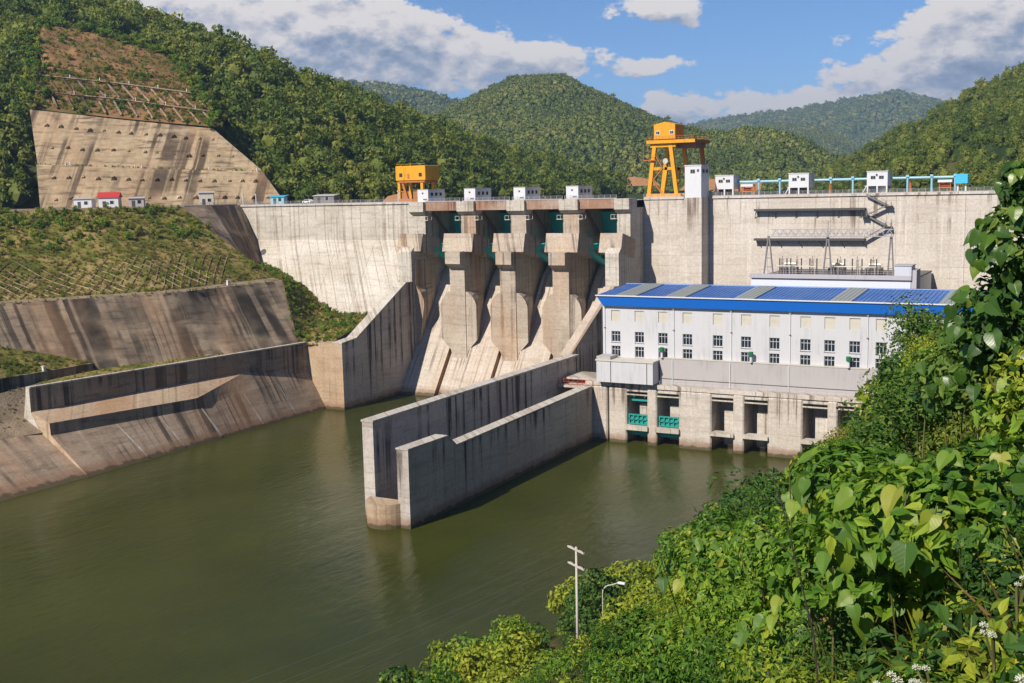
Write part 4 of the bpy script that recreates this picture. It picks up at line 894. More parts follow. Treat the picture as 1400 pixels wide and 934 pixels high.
stt = thing('zigzag_stair', (-60,318.5,46.8), 'dark steel zigzag stair climbing the intake wall to the crest', 'stair')
fl = [((-63.0,58.6),(-57.6,55.8)),((-57.6,55.8),(-62.9,53.2)),((-62.9,53.2),(-57.6,50.2)),((-57.6,50.2),(-63.2,46.9))]
for i, ((xa, za), (xb, zb)) in enumerate(fl):
    y = 319.2 if i % 2 == 0 else 318.4
    f_ = part('flight', MB().bar((xa,y,za),(xb,y,zb),0.8,0.35), 'steel_grey', stt)
    part('handrail', MB().bar((xa,y-0.45,za+1.1),(xb,y-0.45,zb+1.1),0.08).bar((xa,y-0.45,za),(xa,y-0.45,za+1.1),0.08).bar((xb,y-0.45,zb),(xb,y-0.45,zb+1.1),0.08), 'steel_grey', f_)
for x, z in ((-57.0,55.7),(-63.3,53.0),(-57.0,50.1)): part('landing', MB().box(x-0.9,x+0.9,317.9,319.98,z-0.2,z).box(x-0.8,x-0.65,318,318.15,z-0.7,z+1.1).box(x+0.65,x+0.8,318,318.15,z-0.7,z+1.1), 'steel_dark', stt)

# ================================================================== crest furniture
rail_post = B(-0.05,0.05,-0.05,0.05,0,1.15).mesh('post', 'rail_grey')
def railing(name, a, b, z, label, step=1.8):
    a = np.array(a, float); b = np.array(b, float); L = np.linalg.norm(b-a); t_ = thing(name, (*((a+b)/2), z), label, 'railing')
    n = int(L/step)
    for k in range(n+1):
        p = a + (b-a)*k/n; o = link('post', rail_post, t_); o.location = (p[0], p[1], z)
    for zz in (0.45, 0.8, 1.12): part('rail', MB().bar((*a, z+zz), (*b, z+zz), 0.06), 'rail_grey', t_)
    part('kerb', MB().bar((*a, z+0.12), (*b, z+0.12), 0.2, 0.24), 'paint_grey', t_)
railing('crest_railing', (-275.5,303.8), (-202,303.8), 59.1, 'grey crest railing along the left dam wall')
for i, (a, b) in enumerate(bays): railing('crest_railing', (a-4.5 if i else a+0.4, 302.5 if False else 303.4), (b, 303.4), 59.1, ['grey crest railing over the spillway bay beside the left dam wall','grey crest railing over the second spillway bay from the left dam wall','grey crest railing over the second spillway bay from the lift tower','grey crest railing over the spillway bay beside the lift tower'][i])
railing('crest_railing', (-126.3,313.9), (-113.7,313.9), 59.1, 'grey crest railing at the foot of the tall yellow crane')
railing('crest_railing', (-108,319.8), (-20.5,319.8), 59.1, 'grey crest railing along the intake wall with the pipe bridge')
railing('road_railing', (-276.5,279), (-275.5,302), 59.2, 'grey railing along the crest road above the dark abutment slope')
# gate hoist cabins
cab = thing('hoist_cabin', (0,0,0), '', 'cabin')
part('wall', MB().box(-2.0,2.0,0,10,0,3.9), 'paint_white', cab); part('roof', MB().box(-2.1,2.1,-0.1,10.1,3.9,4.05), 'paint_grey', cab)
part('door_slot', MB().box(0.1,1.5,-0.03,-0.003,0.6,0.95), 'steel_dark', cab); part('wall_lamp', MB().box(-0.25,0.2,-0.2,-0.003,2.6,3.0), 'steel_dark', cab)
for k in range(3): w_ = part('window', MB().box(2.003,2.05,1.6+k*2.6,2.9+k*2.6,1.9,2.9), 'glass_dark', cab)
clabs = ['white hoist cabin on the spillway pier beside the left dam wall','white hoist cabin on the second spillway pier from the left dam wall','white hoist cabin on the middle spillway pier','white hoist cabin on the spillway pier nearest the lift tower']
for i, x in enumerate((-198.0,-180.6,-163.0,-145.2)):
    o = cab if i == 0 else copy_tree(cab); o.location = (x, 304.2, 59.1); tag(o, clabs[i], 'cabin', 'hoist cabins on the spillway piers')
# lift tower top
lt_ = thing('lift_tower', (-110.9,317,58.9), 'tall white lift tower cabin on the dam crest beside the tall yellow crane', 'tower')
part('wall', MB().box(-113.4,-108.45,313.6,320.5,58.9,68.0), 'paint_white', lt_); part('roof', MB().box(-113.55,-108.3,313.45,320.65,68.0,68.25), 'paint_white', lt_)
for x0, x1 in ((-111.7,-110.3),): 
    w_ = part('window', MB().box(x0,x1,313.5,313.598,65.9,67.0), 'paint_grey', lt_); part('pane', MB().box(x0+0.08,(x0+x1)/2-0.05,313.45,313.5,65.98,66.92).box((x0+x1)/2+0.05,x1-0.08,313.45,313.5,65.98,66.92), 'glass_dark', w_)
part('vent', MB().box(-109.7,-109.1,313.5,313.598,66.3,67.0), 'steel_dark', lt_)
for y0 in (314.6, 317.6): w_ = part('window', MB().box(-108.448,-108.35,y0,y0+1.8,65.9,67.0), 'paint_grey', lt_); part('pane', MB().box(-108.35,-108.3,y0+0.1,y0+1.7,66,66.9), 'glass_dark', w_)
# intake gate cabins on stilts
def stilt_cabin(x0, x1, label, solid):
    t_ = thing('intake_cabin', ((x0+x1)/2,325,59.1), label, 'cabin', 'white cabins along the intake wall')
    zb = 61.1
    part('wall', MB().box(x0,x1,322,328.4,zb,65.0), 'paint_white', t_); part('roof', MB().box(x0-0.15,x1+0.15,321.85,328.55,65.0,65.2), 'paint_white', t_)
    for a, b in ((x0,x0+0.4),((x0+x1)/2-0.2,(x0+x1)/2+0.2),(x1-0.4,x1)):
        for y in (322, 328.0): part('leg', MB().box(a,b,y,y+0.4,59.1,zb), 'paint_white', t_)
    part('base_wall', MB().box(x0+0.4,x1-0.4,324,324.2,59.1,zb), 'steel_dark' if not solid else 'paint_white', t_)
    for c in (x0+1.0, x1-2.3):
        w_ = part('window', MB().box(c,c+1.3,321.93,321.998,63.0,63.9), 'paint_grey', t_); part('pane', MB().box(c+0.07,c+0.6,321.88,321.93,63.07,63.83).box(c+0.7,c+1.23,321.88,321.93,63.07,63.83), 'glass_dark', w_)
    part('wall_lamp', MB().box((x0+x1)/2-0.35,(x0+x1)/2+0.05,321.7,321.998,64.0,64.4), 'steel_dark', t_)
    if solid: part('door', MB().box(x0+0.6,x0+2.4,321.9,323.9,59.3,60.9), 'glass_dark', t_)
    part('stair', MB().bar((x0-1.6,324,59.1),(x0-0.1,324,61.6),0.7,0.2).box(x0-0.9,x0-0.05,323.6,324.4,61.0,61.2), 'paint_white', t_)
stilt_cabin(-107.0,-101.5,'white cabin on stilts beside the lift tower',False)
stilt_cabin(-85.3,-79.6,'white cabin on stilts in the middle of the blue pipe bridge',False)
stilt_cabin(-63.6,-58.1,'white cabin on stilts above the zigzag stair',True)
# light blue runway pipe
rp = thing('pipe_bridge', (-70,325,59.1), 'light blue crane runway beam on posts along the intake crest', 'runway')
for a, b in ((-101.4,-85.4),(-79.5,-63.7),(-58.0,-38.5)):
    part('beam', MB().tube([(a,326,63.1),(b,326,63.1)], 0.34, 8), 'paint_light_blue', rp)
for x in (-95.1,-88.9,-74.3,-68.2,-53.5,-47.2,-41.2):
    q = part('post', MB().tube([(x,326,59.1),(x,326,63.3)], 0.3, 8), 'paint_light_blue', rp); part('head', MB().box(x-0.4,x+0.4,325.4,326.6,63.3,63.9), 'paint_light_blue', q); part('base_plate', MB().box(x-0.5,x+0.5,325.5,326.5,59.1,59.25), 'steel_grey', q)
hb = thing('hoist_box', (-39.5,326,61.2), 'cyan hoist box hanging at the end of the blue runway beam', 'hoist')
part('body', MB().cbox(-41.1,-37.9,324.9,327.1,61.3,63.8,0.1), 'paint_cyan', hb); part('hanger', MB().box(-40,-39,325.7,326.3,63.8,64.0), 'steel_grey', hb); part('leg', MB().box(-40.7,-40.3,325.8,326.2,59.1,61.3), 'paint_white', hb); part('leg', MB().box(-38.7,-38.3,325.8,326.2,59.1,61.3), 'paint_white', hb)
for x, lab in ((-98.2,'small red trolley under a white roof beside the lift tower cabin'),(-43.6,'small red trolley under a white roof beside the cyan hoist box')):
    t_ = thing('trolley', (x,325.5,59.1), lab, 'trolley'); part('frame', MB().box(x-1.6,x+1.6,324.5,326.6,60.2,60.5).box(x-1.5,x-1.3,324.6,324.8,59.1,61.7).box(x+1.3,x+1.5,324.6,324.8,59.1,61.7).box(x-1.5,x-1.3,326.3,326.5,59.1,61.7).box(x+1.3,x+1.5,326.3,326.5,59.1,61.7), 'paint_rust_orange', t_)
    part('drum', MB().tube([(x-1.2,325.5,60.9),(x+1.2,325.5,60.9)], 0.45, 10), 'paint_red', t_); part('roof', MB().box(x-1.8,x+1.8,324.2,326.9,61.7,62.4), 'paint_white', t_)
for x, lab in ((-95.9,'short red post beside the pipe bridge post near the trolley'),(-74.0,'short red post in the middle of the pipe bridge'),(-52.4,'short red post beside the cyan end of the pipe bridge')):
    t_ = thing('red_post', (x,324,59.1), lab, 'post'); part('column', MB().tube([(x,324,59.1),(x,324,61.9)], 0.33, 8), 'paint_rust_orange', t_); part('flange', MB().tube([(x,324,61.9),(x,324,62.05)], 0.45, 8), 'paint_red', t_); part('base_plate', MB().box(x-0.5,x+0.5,323.5,324.5,59.1,59.2), 'steel_grey', t_)

# ================================================================== gantry cranes
g1 = thing('gantry_crane', (-214,330,59.1), 'low yellow gantry crane with a long machine house on the left crest', 'crane')
def leg(mb, a, b, w=0.9): mb.bar(a, b, w, w); return mb
part('machine_house', MB().cbox(-222.5,-210.3,325,334,66.4,71.3,0.15), 'paint_orange', g1)
part('underframe', MB().box(-221.5,-210.8,325.3,333.6,65.6,66.4), 'paint_rust_orange', g1)
part('roof_rail', MB().bar((-222.3,325.2,71.9),(-210.5,325.2,71.9),0.08).bar((-216.4,325.2,71.3),(-216.4,325.2,72.4),0.12), 'paint_orange', g1)
part('window', MB().box(-220.9,-219.7,324.9,324.998,67.6,68.8), 'glass_dark', g1); part('window', MB().box(-212.9,-211.7,324.9,324.998,67.6,68.8), 'glass_dark', g1)
part('vent_panel', MB().box(-217.6,-216.8,324.92,324.998,66.9,68.6), 'paint_rust_orange', g1)
for x in (-221.6,-212.2):
    for y in (326, 333): part('leg', leg(MB(), (x,y,59.2), (x,y,65.6), 1.0), 'paint_orange', g1)
part('brace', leg(MB(), (-218.2,326,59.4), (-220.2,326,65.6), 0.8), 'paint_rust_orange', g1); part('brace', leg(MB(), (-222,326,62.6), (-219,326,62.6), 0.4), 'paint_rust_orange', g1)
for y in (326, 333): part('bogie', MB().box(-222.5,-210.9,y-0.6,y+0.6,59.1,60.0), 'paint_rust_orange', g1)

g2 = thing('gantry_crane', (-122,326,59.1), 'tall yellow gantry crane on A-frame legs beside the lift tower', 'crane')
part('machine_house', MB().add([(-125.6,320.5,76.3),(-118.9,320.5,76.3),(-118.9,328,76.3),(-125.6,328,76.3),(-125.6,320.5,80.6),(-118.9,320.5,80.6),(-118.9,328,80.6),(-125.6,328,80.6),(-122.2,320.5,81.4),(-122.2,328,81.4)], [(0,1,5,8,4),(1,2,6,5),(2,3,7,9,6),(3,0,4,7),(4,8,9,7),(8,5,6,9)]), 'paint_orange', g2)
for x in (-125.0,-120.6):
    w_ = part('window', MB().box(x,x+1.3,320.42,320.498,77.6,78.8), 'paint_white', g2); part('pane', MB().box(x+0.15,x+0.6,320.38,320.42,77.8,78.6).box(x+0.7,x+1.15,320.38,320.42,77.8,78.6), 'glass_dark', w_)
part('platform', MB().box(-127.4,-112.4,319.4,333,75.0,75.9), 'paint_rust_orange', g2)
part('platform_edge', MB().box(-127.5,-112.3,319.2,319.4,75.0,76.0), 'paint_orange', g2)
r_ = MB()
for z in (76.5, 77.1):
    r_.bar((-127.4,319.4,z),(-112.4,319.4,z),0.08); r_.bar((-112.4,319.4,z),(-112.4,333,z),0.08); r_.bar((-127.4,319.4,z),(-127.4,333,z),0.08)
for k in np.arange(-127.4,-112.3,1.0): r_.bar((k,319.4,76.0),(k,319.4,77.1),0.08)
for k in np.arange(319.4,333,1.2): r_.bar((-112.4,k,76.0),(-112.4,k,77.1),0.08)
part('railing', r_, 'paint_rust_orange', g2)
for y in (320.5, 331.5):
    part('leg', leg(MB(), (-127.2,y,59.9), (-125.2,y,75), 1.15), 'paint_orange', g2)
    part('leg', leg(MB(), (-118.4,y,59.9), (-120.3,y,75), 1.15), 'paint_orange', g2)
    part('cross_beam', leg(MB(), (-126.2,y,67.6), (-119.3,y,67.6), 0.9), 'paint_orange', g2)
    part('inner_leg', leg(MB(), (-122.9,y,59.9), (-121.6,y,68), 0.9), 'paint_orange', g2)
    part('head_beam', leg(MB(), (-126.6,y,74.4), (-118.6,y,74.4), 1.0), 'paint_orange', g2)
    part('sill_beam', MB().box(-128,-117,y-0.6,y+0.6,59.1,60.1), 'paint_orange', g2)
part('rear_leg', leg(MB(), (-113.4,331.5,59.9), (-114.5,331.5,75), 1.0), 'paint_rust_orange', g2)
part('trolley_hook_frame', MB().box(-119,-113,322,331,73.6,75.0), 'girder_rust', g2)
part('side_gallery', MB().box(-128.6,-124.6,319.2,320.2,70.0,70.3).bar((-128.5,319.3,71.4),(-124.7,319.3,71.4),0.08).bar((-128.5,319.3,70.3),(-128.5,319.3,75),0.1).bar((-126.6,319.3,70.3),(-127.4,319.3,75),0.1), 'paint_rust_orange', g2)
st_ = MB()
for (a, za), (b, zb) in (((-124.8,71.5),(-122.8,67.9)),((-122.6,67.7),(-125.8,64.2)),((-125.8,64.2),(-122.8,60.0))): st_.bar((a,320,za),(b,320,zb),0.5,0.25); st_.bar((a,319.7,za+1),(b,319.7,zb+1),0.08)
part('ladder_stair', st_, 'paint_rust_orange', g2); part('cable_reel', MB().tube([(-121.6,319.4,69.8),(-121.6,320,69.8)], 0.8, 12), 'steel_pale', g2)

# ================================================================== huts on the left crest road
def hut(x, y, z, w, d, h, rz, wall, roofm, label, gable=0.0, dark=False):
    t_ = thing('hut', (x,y,z), label, 'hut')
    def P(name, mb, m, par=None):
        o = link(name, mb.mesh(name, m), par or t_); o.matrix_parent_inverse = Matrix.Identity(4); return o
    P('wall', MB().box(-w/2,w/2,-d/2,d/2,0,h), wall)
    if gable: P('roof', MB().add([(-w/2-0.4,-d/2-0.4,h),(w/2+0.4,-d/2-0.4,h),(w/2+0.4,d/2+0.4,h),(-w/2-0.4,d/2+0.4,h),(-w/2-0.4,0,h+gable),(w/2+0.4,0,h+gable)], [(0,1,5,4),(2,3,4,5),(0,4,3),(1,2,5),(3,2,1,0)]), roofm)
    else: P('roof', MB().add([(-w/2-0.4,-d/2-0.4,h),(w/2+0.4,-d/2-0.4,h),(w/2+0.4,d/2+0.4,h+0.5),(-w/2-0.4,d/2+0.4,h+0.5),(-w/2-0.4,-d/2-0.4,h+0.15),(w/2+0.4,-d/2-0.4,h+0.15),(w/2+0.4,d/2+0.4,h+0.65),(-w/2-0.4,d/2+0.4,h+0.65)], [(0,3,2,1),(4,5,6,7),(0,1,5,4),(1,2,6,5),(2,3,7,6),(3,0,4,7)]), roofm)
    dr_ = P('door', MB().box(-w*0.3,-w*0.3+1.1,-d/2-0.06,-d/2-0.003,0,2.1), 'steel_dark'); wn_ = P('window', MB().box(w*0.08,w*0.08+1.2,-d/2-0.06,-d/2-0.003,1.1,2.2), 'glass_dark')
    P('frame', MB().box(w*0.08-0.1,w*0.08,-d/2-0.08,-d/2-0.002,1.0,2.3).box(w*0.08+1.2,w*0.08+1.3,-d/2-0.08,-d/2-0.002,1.0,2.3), 'paint_white', wn_)
    t_.rotation_euler = (0,0,R_(rz)); return t_
hut(-318,274,59.5,6,4,3.0,30,'paint_white','paint_grey','white flat-roofed hut at the foot of the sprayed slope')
hut(-310,278,59.5,6.6,5,3.3,35,'paint_white','roof_red','white hut with a red gable roof at the foot of the sprayed slope',1.9)
hut(-303.5,284,59.5,5,4,2.8,40,'paint_grey','paint_grey','low dark grey shed beside the red-roofed hut')
hut(-290,304,59.5,5,4.5,4.2,40,'paint_shutter','paint_grey','beige boxy hut at the foot of the sprayed slope near the dam end')
hut(-272,322,59.1,5,4,2.6,20,'paint_light_blue','paint_cyan','small light blue hut on the crest near the dam end')
hut(-259,333,59.1,8,5,2.6,15,'steel_grey','steel_pale','grey open shed with a pale roof on the left crest')
# light poles on the left crest
for x, lab in ((-274,'white lamp post at the end of the left crest railing'),(-268,'white lamp post beside the first crest posts'),(-208,'short white lamp post near the low yellow crane')):
    t_ = thing('lamp_post', (x,305,59.1), lab, 'post'); part('pole', MB().tube([(x,305,59.1),(x,305,62.6)], 0.16, 6), 'paint_white', t_); part('head', MB().box(x-0.25,x+0.25,304.7,305.3,62.6,62.9), 'paint_white', t_)

# ================================================================== utility pole, lamp, wires on the near bank
up_ = thing('utility_pole', (-53.3,111.3,9.6), 'pale concrete utility pole with two crossarms above the river', 'utility pole')
part('pole', MB().tube([(-53.3,111.3,6),(-53.3,111.3,21.8)], 0.19, 10, 0.12), 'pole_concrete', up_, True)
for z in (21.4, 19.5):
    ar = part('crossarm', MB().bar((-54.6,111.9,z+0.15),(-52.0,110.6,z-0.0),0.2,0.22), 'pole_concrete', up_)
    for f in (0.05, 0.35, 0.65, 0.95):
        x, y = -54.6+2.6*f, 111.9-1.3*f; part('insulator', MB().tube([(x,y,z+0.15-0.15*f+0.1),(x,y,z+0.15-0.15*f+0.38)], 0.07, 6), 'porcelain_brown', ar)
sl_ = thing('street_lamp', (-50.4,112,10), 'curved white street lamp among the bushes beside the utility pole', 'street lamp')
pts = [(-50.4,112,6),(-50.4,112,16.6)] + [(-50.4+1.1*(1-math.cos(t))*1.2, 112, 16.6+1.1*math.sin(t)) for t in np.linspace(0.3,1.45,5)] + [(-48.4,112,18.1)]
part('pole', MB().tube(pts, 0.065, 8), 'pole_concrete', sl_, True); part('lamp_head', MB().cbox(-48.5,-47.6,111.8,112.2,18.0,18.2,0.05), 'paint_white', sl_)
for i, (dx, z) in enumerate(((-54.5,21.6),(-52.2,21.5),(-54.5,19.7),(-52.2,19.6))):
    a = Vector((dx,111.5,z)); b = Vector((dx-26,20,z+1.0)); pts = []
    for k in range(25):
        f = k/24; q = a.lerp(b, f); q.z -= 4*2.2*f*(1-f); pts.append(tuple(q))
    wr = thing('power_line', tuple(a), ['upper outer power line running from the crossarm over the water','upper inner power line running from the crossarm over the water','lower outer power line running from the crossarm over the water','lower inner power line running from the crossarm over the water'][i], 'wire', 'power lines'); part('cable', MB().tube(pts, 0.010, 4), 'steel_grey', wr)

# a white car parked by the shed on the left crest
car = thing('parked_car', (-262,326,59.1), 'white car parked in front of the grey shed on the left crest', 'car')
def cp(name, mb, m, par=None):
    o = link(name, mb.mesh(name, m), par or car); o.matrix_parent_inverse = Matrix.Identity(4); return o
cp('body', MB().prism_x([(-2.2,0.35),(2.2,0.35),(2.25,0.8),(1.5,0.95),(0.9,1.5),(-1.3,1.52),(-2.1,1.0),(-2.25,0.8)], -0.85, 0.85), 'paint_white')
cp('window', MB().prism_x([(1.32,1.0),(0.82,1.42),(-1.2,1.42),(-1.85,1.0)], -0.87, 0.87), 'glass_dark')
for sx in (-1, 1):
    for yy in (-1.35, 1.4): cp('wheel', MB().tube([(sx*0.65,yy,0.33),(sx*0.9,yy,0.33)], 0.33, 12), 'steel_dark')
car.rotation_euler = (0, 0, R_(80))

# ================================================================== VEGETATION
rv = np.random.default_rng(11)
def trunk_mb(h, r, rr, lean=0.3):
    mb = MB(); top = (lean*(rr.random()-0.5)*h, lean*(rr.random()-0.5)*h, h*0.75)
    pts = [tuple(np.array(top)*f + np.array([0.05*h*(rr.random()-0.5), 0.05*h*(rr.random()-0.5), 0])*(0 < f < 1)) for f in (0, 0.25, 0.5, 0.75, 1)]
    pts[0] = (0, 0, -0.12*h); mb.tube(pts, r, 7, r*0.35)
    for k in range(5):
        a = rr.random()*6.28; f = 0.35 + 0.12*k; b = np.array(top)*f; mb.tube([tuple(b), tuple(b + np.array([math.cos(a)*h*0.16, math.sin(a)*h*0.16, h*0.10])), tuple(b + np.array([math.cos(a)*h*0.26, math.sin(a)*h*0.26, h*0.24]))], r*0.4, 5, r*0.12)
    return mb
forest_src = []
for i in range(5):
    mb = lumps(MB(), rv, 8.5+2*rv.random(), 3.6+rv.random(), 11, 34, 1.15, 0.12); c = blobcore(rv, 8, 3.6, 0.05); mb.add(c.v, c.f)
    forest_src.append(loose('forest_tree_source', mb.mesh('forest_tree', 'leaf_forest', fixn=False)))
far_src = []
for i in range(4):
    mb = lumps(MB(), rv, 11, 5.4, 6, 10, 3.0, 0.05); bm = bmesh.new(); bmesh.ops.create_icosphere(bm, subdivisions=1, radius=1.0); o_ = len(mb.v)
    mb.add([(v.co.x*5.0*(0.8+0.4*rv.random()), v.co.y*5.0*(0.8+0.4*rv.random()), 4.5+v.co.z*5.2) for v in bm.verts], [tuple(v.index for v in f.verts) for f in bm.faces]); bm.free()
    far_src.append(loose('far_tree_source', mb.mesh('far_tree', 'leaf_far', fixn=False)))
def bush_mb(r, leaf=0.085, nl=13, per=110, W=0.5, shape=0): return lumps(MB(), r, 0.95, W, nl, per, leaf, 0.05, shape)
def tuft_mb(r, n=34, h=1.0, spread=0.5, w=0.022):
    mb = MB()
    for k in range(n):
        a = r.random()*6.28; q = spread*r.random()**0.5*0.5; x, y = math.cos(a)*q, math.sin(a)*q; d = spread*(0.3+0.9*r.random()); b = r.random()*6.28; hh = h*(0.5+0.5*r.random())
        tx, ty = math.cos(b), math.sin(b); s = np.array([-ty, tx, 0])*w
        p0 = np.array([x, y, -0.05]); p1 = p0 + np.array([tx*d*0.35, ty*d*0.35, hh*0.65]); p2 = p0 + np.array([tx*d, ty*d, hh*(0.75+0.25*r.random())])
        mb.add([p0-s, p0+s, p1+s*0.8, p1-s*0.8, p2], [(0,1,2,3),(3,2,4)])
    return mb
def herb_mb(r, n=80, leaf=0.105):
    mb = tuft_mb(r, 7, 0.8, 0.5, 0.02); leaf_cloud(mb, (0,0,0.4), 0.42, n, leaf, r, 0.9, shape=1); leaf_cloud(mb, (0.1,0.1,0.65), 0.28, n//2, leaf*0.8, r, 0.9, shape=1); return mb
tuft_src = [loose('tuft_source', tuft_mb(rv).mesh('grass_tuft', m_, fixn=False)) for m_ in ('leaf_olive', 'leaf_yellow', 'leaf_dry', 'leaf_olive')]
herb_src = [loose('herb_source', herb_mb(rv).mesh('herb', m_, fixn=False)) for m_ in ('leaf_green', 'leaf_yellow', 'leaf_green', 'leaf_dark')]
clump_src = [loose('clump_source', bush_mb(rv, 0.16, 9, 40).mesh('clump', m_, fixn=False)) for m_ in ('leaf_green', 'leaf_olive', 'leaf_green', 'leaf_yellow')]

# --- hillside forests
ex = np.concatenate([patch([UP0, UP1, UP2], 30, 20).reshape(-1, 3), ribP.reshape(-1, 3)[::3], bareP.reshape(-1, 3)])
def clear_of(q, rad):
    keep = np.ones(len(q), bool)
    for i in range(0, len(q), 400):
        d = np.linalg.norm(q[i:i+400, None, :2] - ex[None, :, :2], axis=2).min(1); keep[i:i+400] = d > rad
    return keep
def hill_keep(q, st): return clear_of(q, 4.0) & (st[:, 0] < 0.8) & (q[:, 2] > 54) & ~((q[:, 1] < 345) & (q[:, 2] < 64) & (q[:, 0] > -345))
fp = sample_patch(hillP, 10500, rv, hill_keep); fp[:, 2] -= 0.8
scatter('hill_forest', fp, forest_src, 0.4, 1.45, 'dense green forest covering the left hill above the dam', 'forest', 1)
hp = sample_patch(midP, 110000, rv, lambda q, st: (st[:, 0] < 0.72) & (q[:, 2] > 56)); scatter('hill_forest', hp, far_src, 0.22, 0.85, 'dark green forest covering the peaked hill behind the spillway', 'forest', 2)
hp = sample_patch(rightP, 24000, rv, lambda q, st: (st[:, 0] < 0.75) & (q[:, 2] > 54)); scatter('hill_forest', hp, forest_src, 0.28, 0.95, 'green forest covering the hill behind the intake wall', 'forest', 3)
hp = sample_patch(farLP, 22000, rv, lambda q, st: (st[:, 0] < 0.72)); scatter('mountain_forest', hp, far_src, 0.7, 1.5, 'dark forest on the long ridge behind the peaked hill', 'forest', 4)
hp = sample_patch(farDP, 14000, rv, lambda q, st: (st[:, 0] < 0.72)); scatter('mountain_forest', hp, far_src, 0.8, 1.5, 'dark forest on the low ridge before the far blue mountain', 'forest', 5)
hp = sample_patch(farP, 30000, rv, lambda q, st: (st[:, 0] < 0.72)); scatter('mountain_forest', hp, far_src, 1.2, 2.4, 'pale blue-green forest on the farthest mountain', 'forest', 6)
# individual trees on the skyline and lower edge of the left hill
crowns = [s_.data for s_ in forest_src]; trunks = [trunk_mb(7.5, 0.32, rv).mesh('trunk', 'bark') for k in range(3)]
def tree(name, p, sc, cm, tm, label, cat, group):
    t_ = thing(name, tuple(p), label, cat, group)
    for nm, me in (('crown', cm), ('trunk', tm)):
        o = link(nm, me, t_); o.matrix_parent_inverse = Matrix.Identity(4)
    t_.scale = sc if isinstance(sc, tuple) else (sc, sc, sc); t_.rotation_euler = (0, 0, rv.random()*6.28); return t_
sk = sample_patch(hillP, 4000, rv, lambda q, st: (st[:, 0] > 0.60) & (st[:, 0] < 0.68) & clear_of(q, 5))[:70]
for q in sk: tree('forest_tree', q + np.array([0,0,-0.5]), 0.7+0.8*rv.random()**2, crowns[rv.integers(5)], trunks[rv.integers(3)], 'leafy tree standing out on the skyline of the left hill', 'tree', 'skyline trees of the left hill')
lo = sample_patch(hillP, 6000, rv, lambda q, st: (st[:, 0] > 0.06) & (st[:, 0] < 0.28) & clear_of(q, 6) & (q[:, 1] > 350) & (q[:, 1] < 560))[:50]
for q in lo: tree('forest_tree', q + np.array([0,0,-0.5]), 0.6+0.5*rv.random(), crowns[rv.integers(5)], trunks[rv.integers(3)], 'leafy tree at the foot of the left hill behind the crest railing', 'tree', 'trees behind the left crest')
pk = sample_patch(midP, 6000, rv, lambda q, st: (st[:, 0] > 0.655) & (st[:, 0] < 0.67) & (q[:, 2] > 120))[:26]
for q in pk: tree('forest_tree', q + np.array([0,0,-0.5]), 0.8+0.7*rv.random(), crowns[rv.integers(5)], trunks[rv.integers(3)], 'small tree on the skyline of the peaked hill', 'tree', 'skyline trees of the peaked hill')
# red soil scars along the reservoir shore
for i, (x, y, z, w_, h_) in enumerate(((-246,372,61,16,5),(-262,392,63,10,5),(-330,985,66,30,7),(-300,1015,63,40,6),(-395,960,70,26,6))):
    P = patch([[(x-w_,y-4,z-h_),(x,y-7,z-h_),(x+w_,y-3,z-h_)],[(x-w_*0.8,y,z),(x,y-2,z+h_*0.4),(x+w_*0.7,y,z-1)]], 14, 6, 1.0, 0.3); structure('soil_scar', grid_mb(P), 'soil_red', True)

# --- left bank plants
lp = sample_patch(latP, 11000, rv, lambda q, st: st[:, 1] < 0.8); scatter('slope_grass', lp, tuft_src, 0.6, 1.6, 'dry yellow-green grass growing through the slope lattice', 'grass', 7)
up_keep = lambda q, st: (st[:, 1] < 0.8) & (rv.random(len(q)) < np.clip((st[:, 0]-0.42)*2.6 + (st[:, 1]-0.12)*0.9, 0.03, 1))
lp = sample_patch(latP, 2000, rv, up_keep); scatter('slope_shrubs', lp, clump_src, 0.9, 2.8, 'green scrub covering the upper part of the grass slope', 'shrubs', 8)
lp = sample_patch(mndP, 1700, rv); scatter('mound_grass', lp, tuft_src, 0.5, 1.3, 'tall yellow-green grass on the mound beside the dam', 'grass', 9)
lp = sample_patch(mndP, 420, rv); scatter('mound_shrubs', lp, clump_src, 0.6, 1.8, 'bright green scrub on the mound beside the dam', 'shrubs', 10)
lp = sample_patch(lowP, 2200, rv); scatter('bank_grass', lp, tuft_src, 0.5, 1.4, 'thick yellow-green grass on the low bank behind the black stained wall', 'grass', 11)
lp = sample_patch(lowP, 260, rv); scatter('bank_shrubs', lp, clump_src, 0.5, 1.2, 'green scrub on the low bank behind the black stained wall', 'shrubs', 12)
lp = sample_patch(ribP, 1800, rv, lambda q, st: st[:, 0] > 0.05); scatter('terrace_grass', lp, tuft_src, 0.7, 2.0, 'grass between the concrete ribs of the terraced slope', 'grass', 13)
lp = sample_patch(ribP, 200, rv); scatter('terrace_shrubs', lp, clump_src, 0.8, 2.4, 'green scrub between the concrete ribs of the terraced slope', 'shrubs', 14)
lp = sample_patch(bareP, 150, rv, lambda q, st: rv.random(len(q)) < 0.25 + np.abs(st[:, 1]-0.5)); scatter('bare_slope_scrub', lp, clump_src, 0.7, 2.6, 'scattered green scrub on the bare reddish cut', 'shrubs', 32)
lp = sample_patch(bareP, 900, rv); scatter('bare_slope_tufts', lp, tuft_src, 0.6, 1.8, 'sparse dry tufts on the bare reddish cut', 'grass', 15)
be = np.concatenate([bareP[-1], bareP[:, 0], bareP[:, -1], bareP[-2], ribP[:, 0], ribP[:, -1]]); be = np.repeat(be, 3, 0) + rv.normal(size=(len(be)*3, 3))*np.array([2.2,2.2,0.4])
scatter('scrub_edge', be, clump_src, 1.2, 3.6, 'green scrub growing in over the edges of the bare reddish cut', 'shrubs', 30)
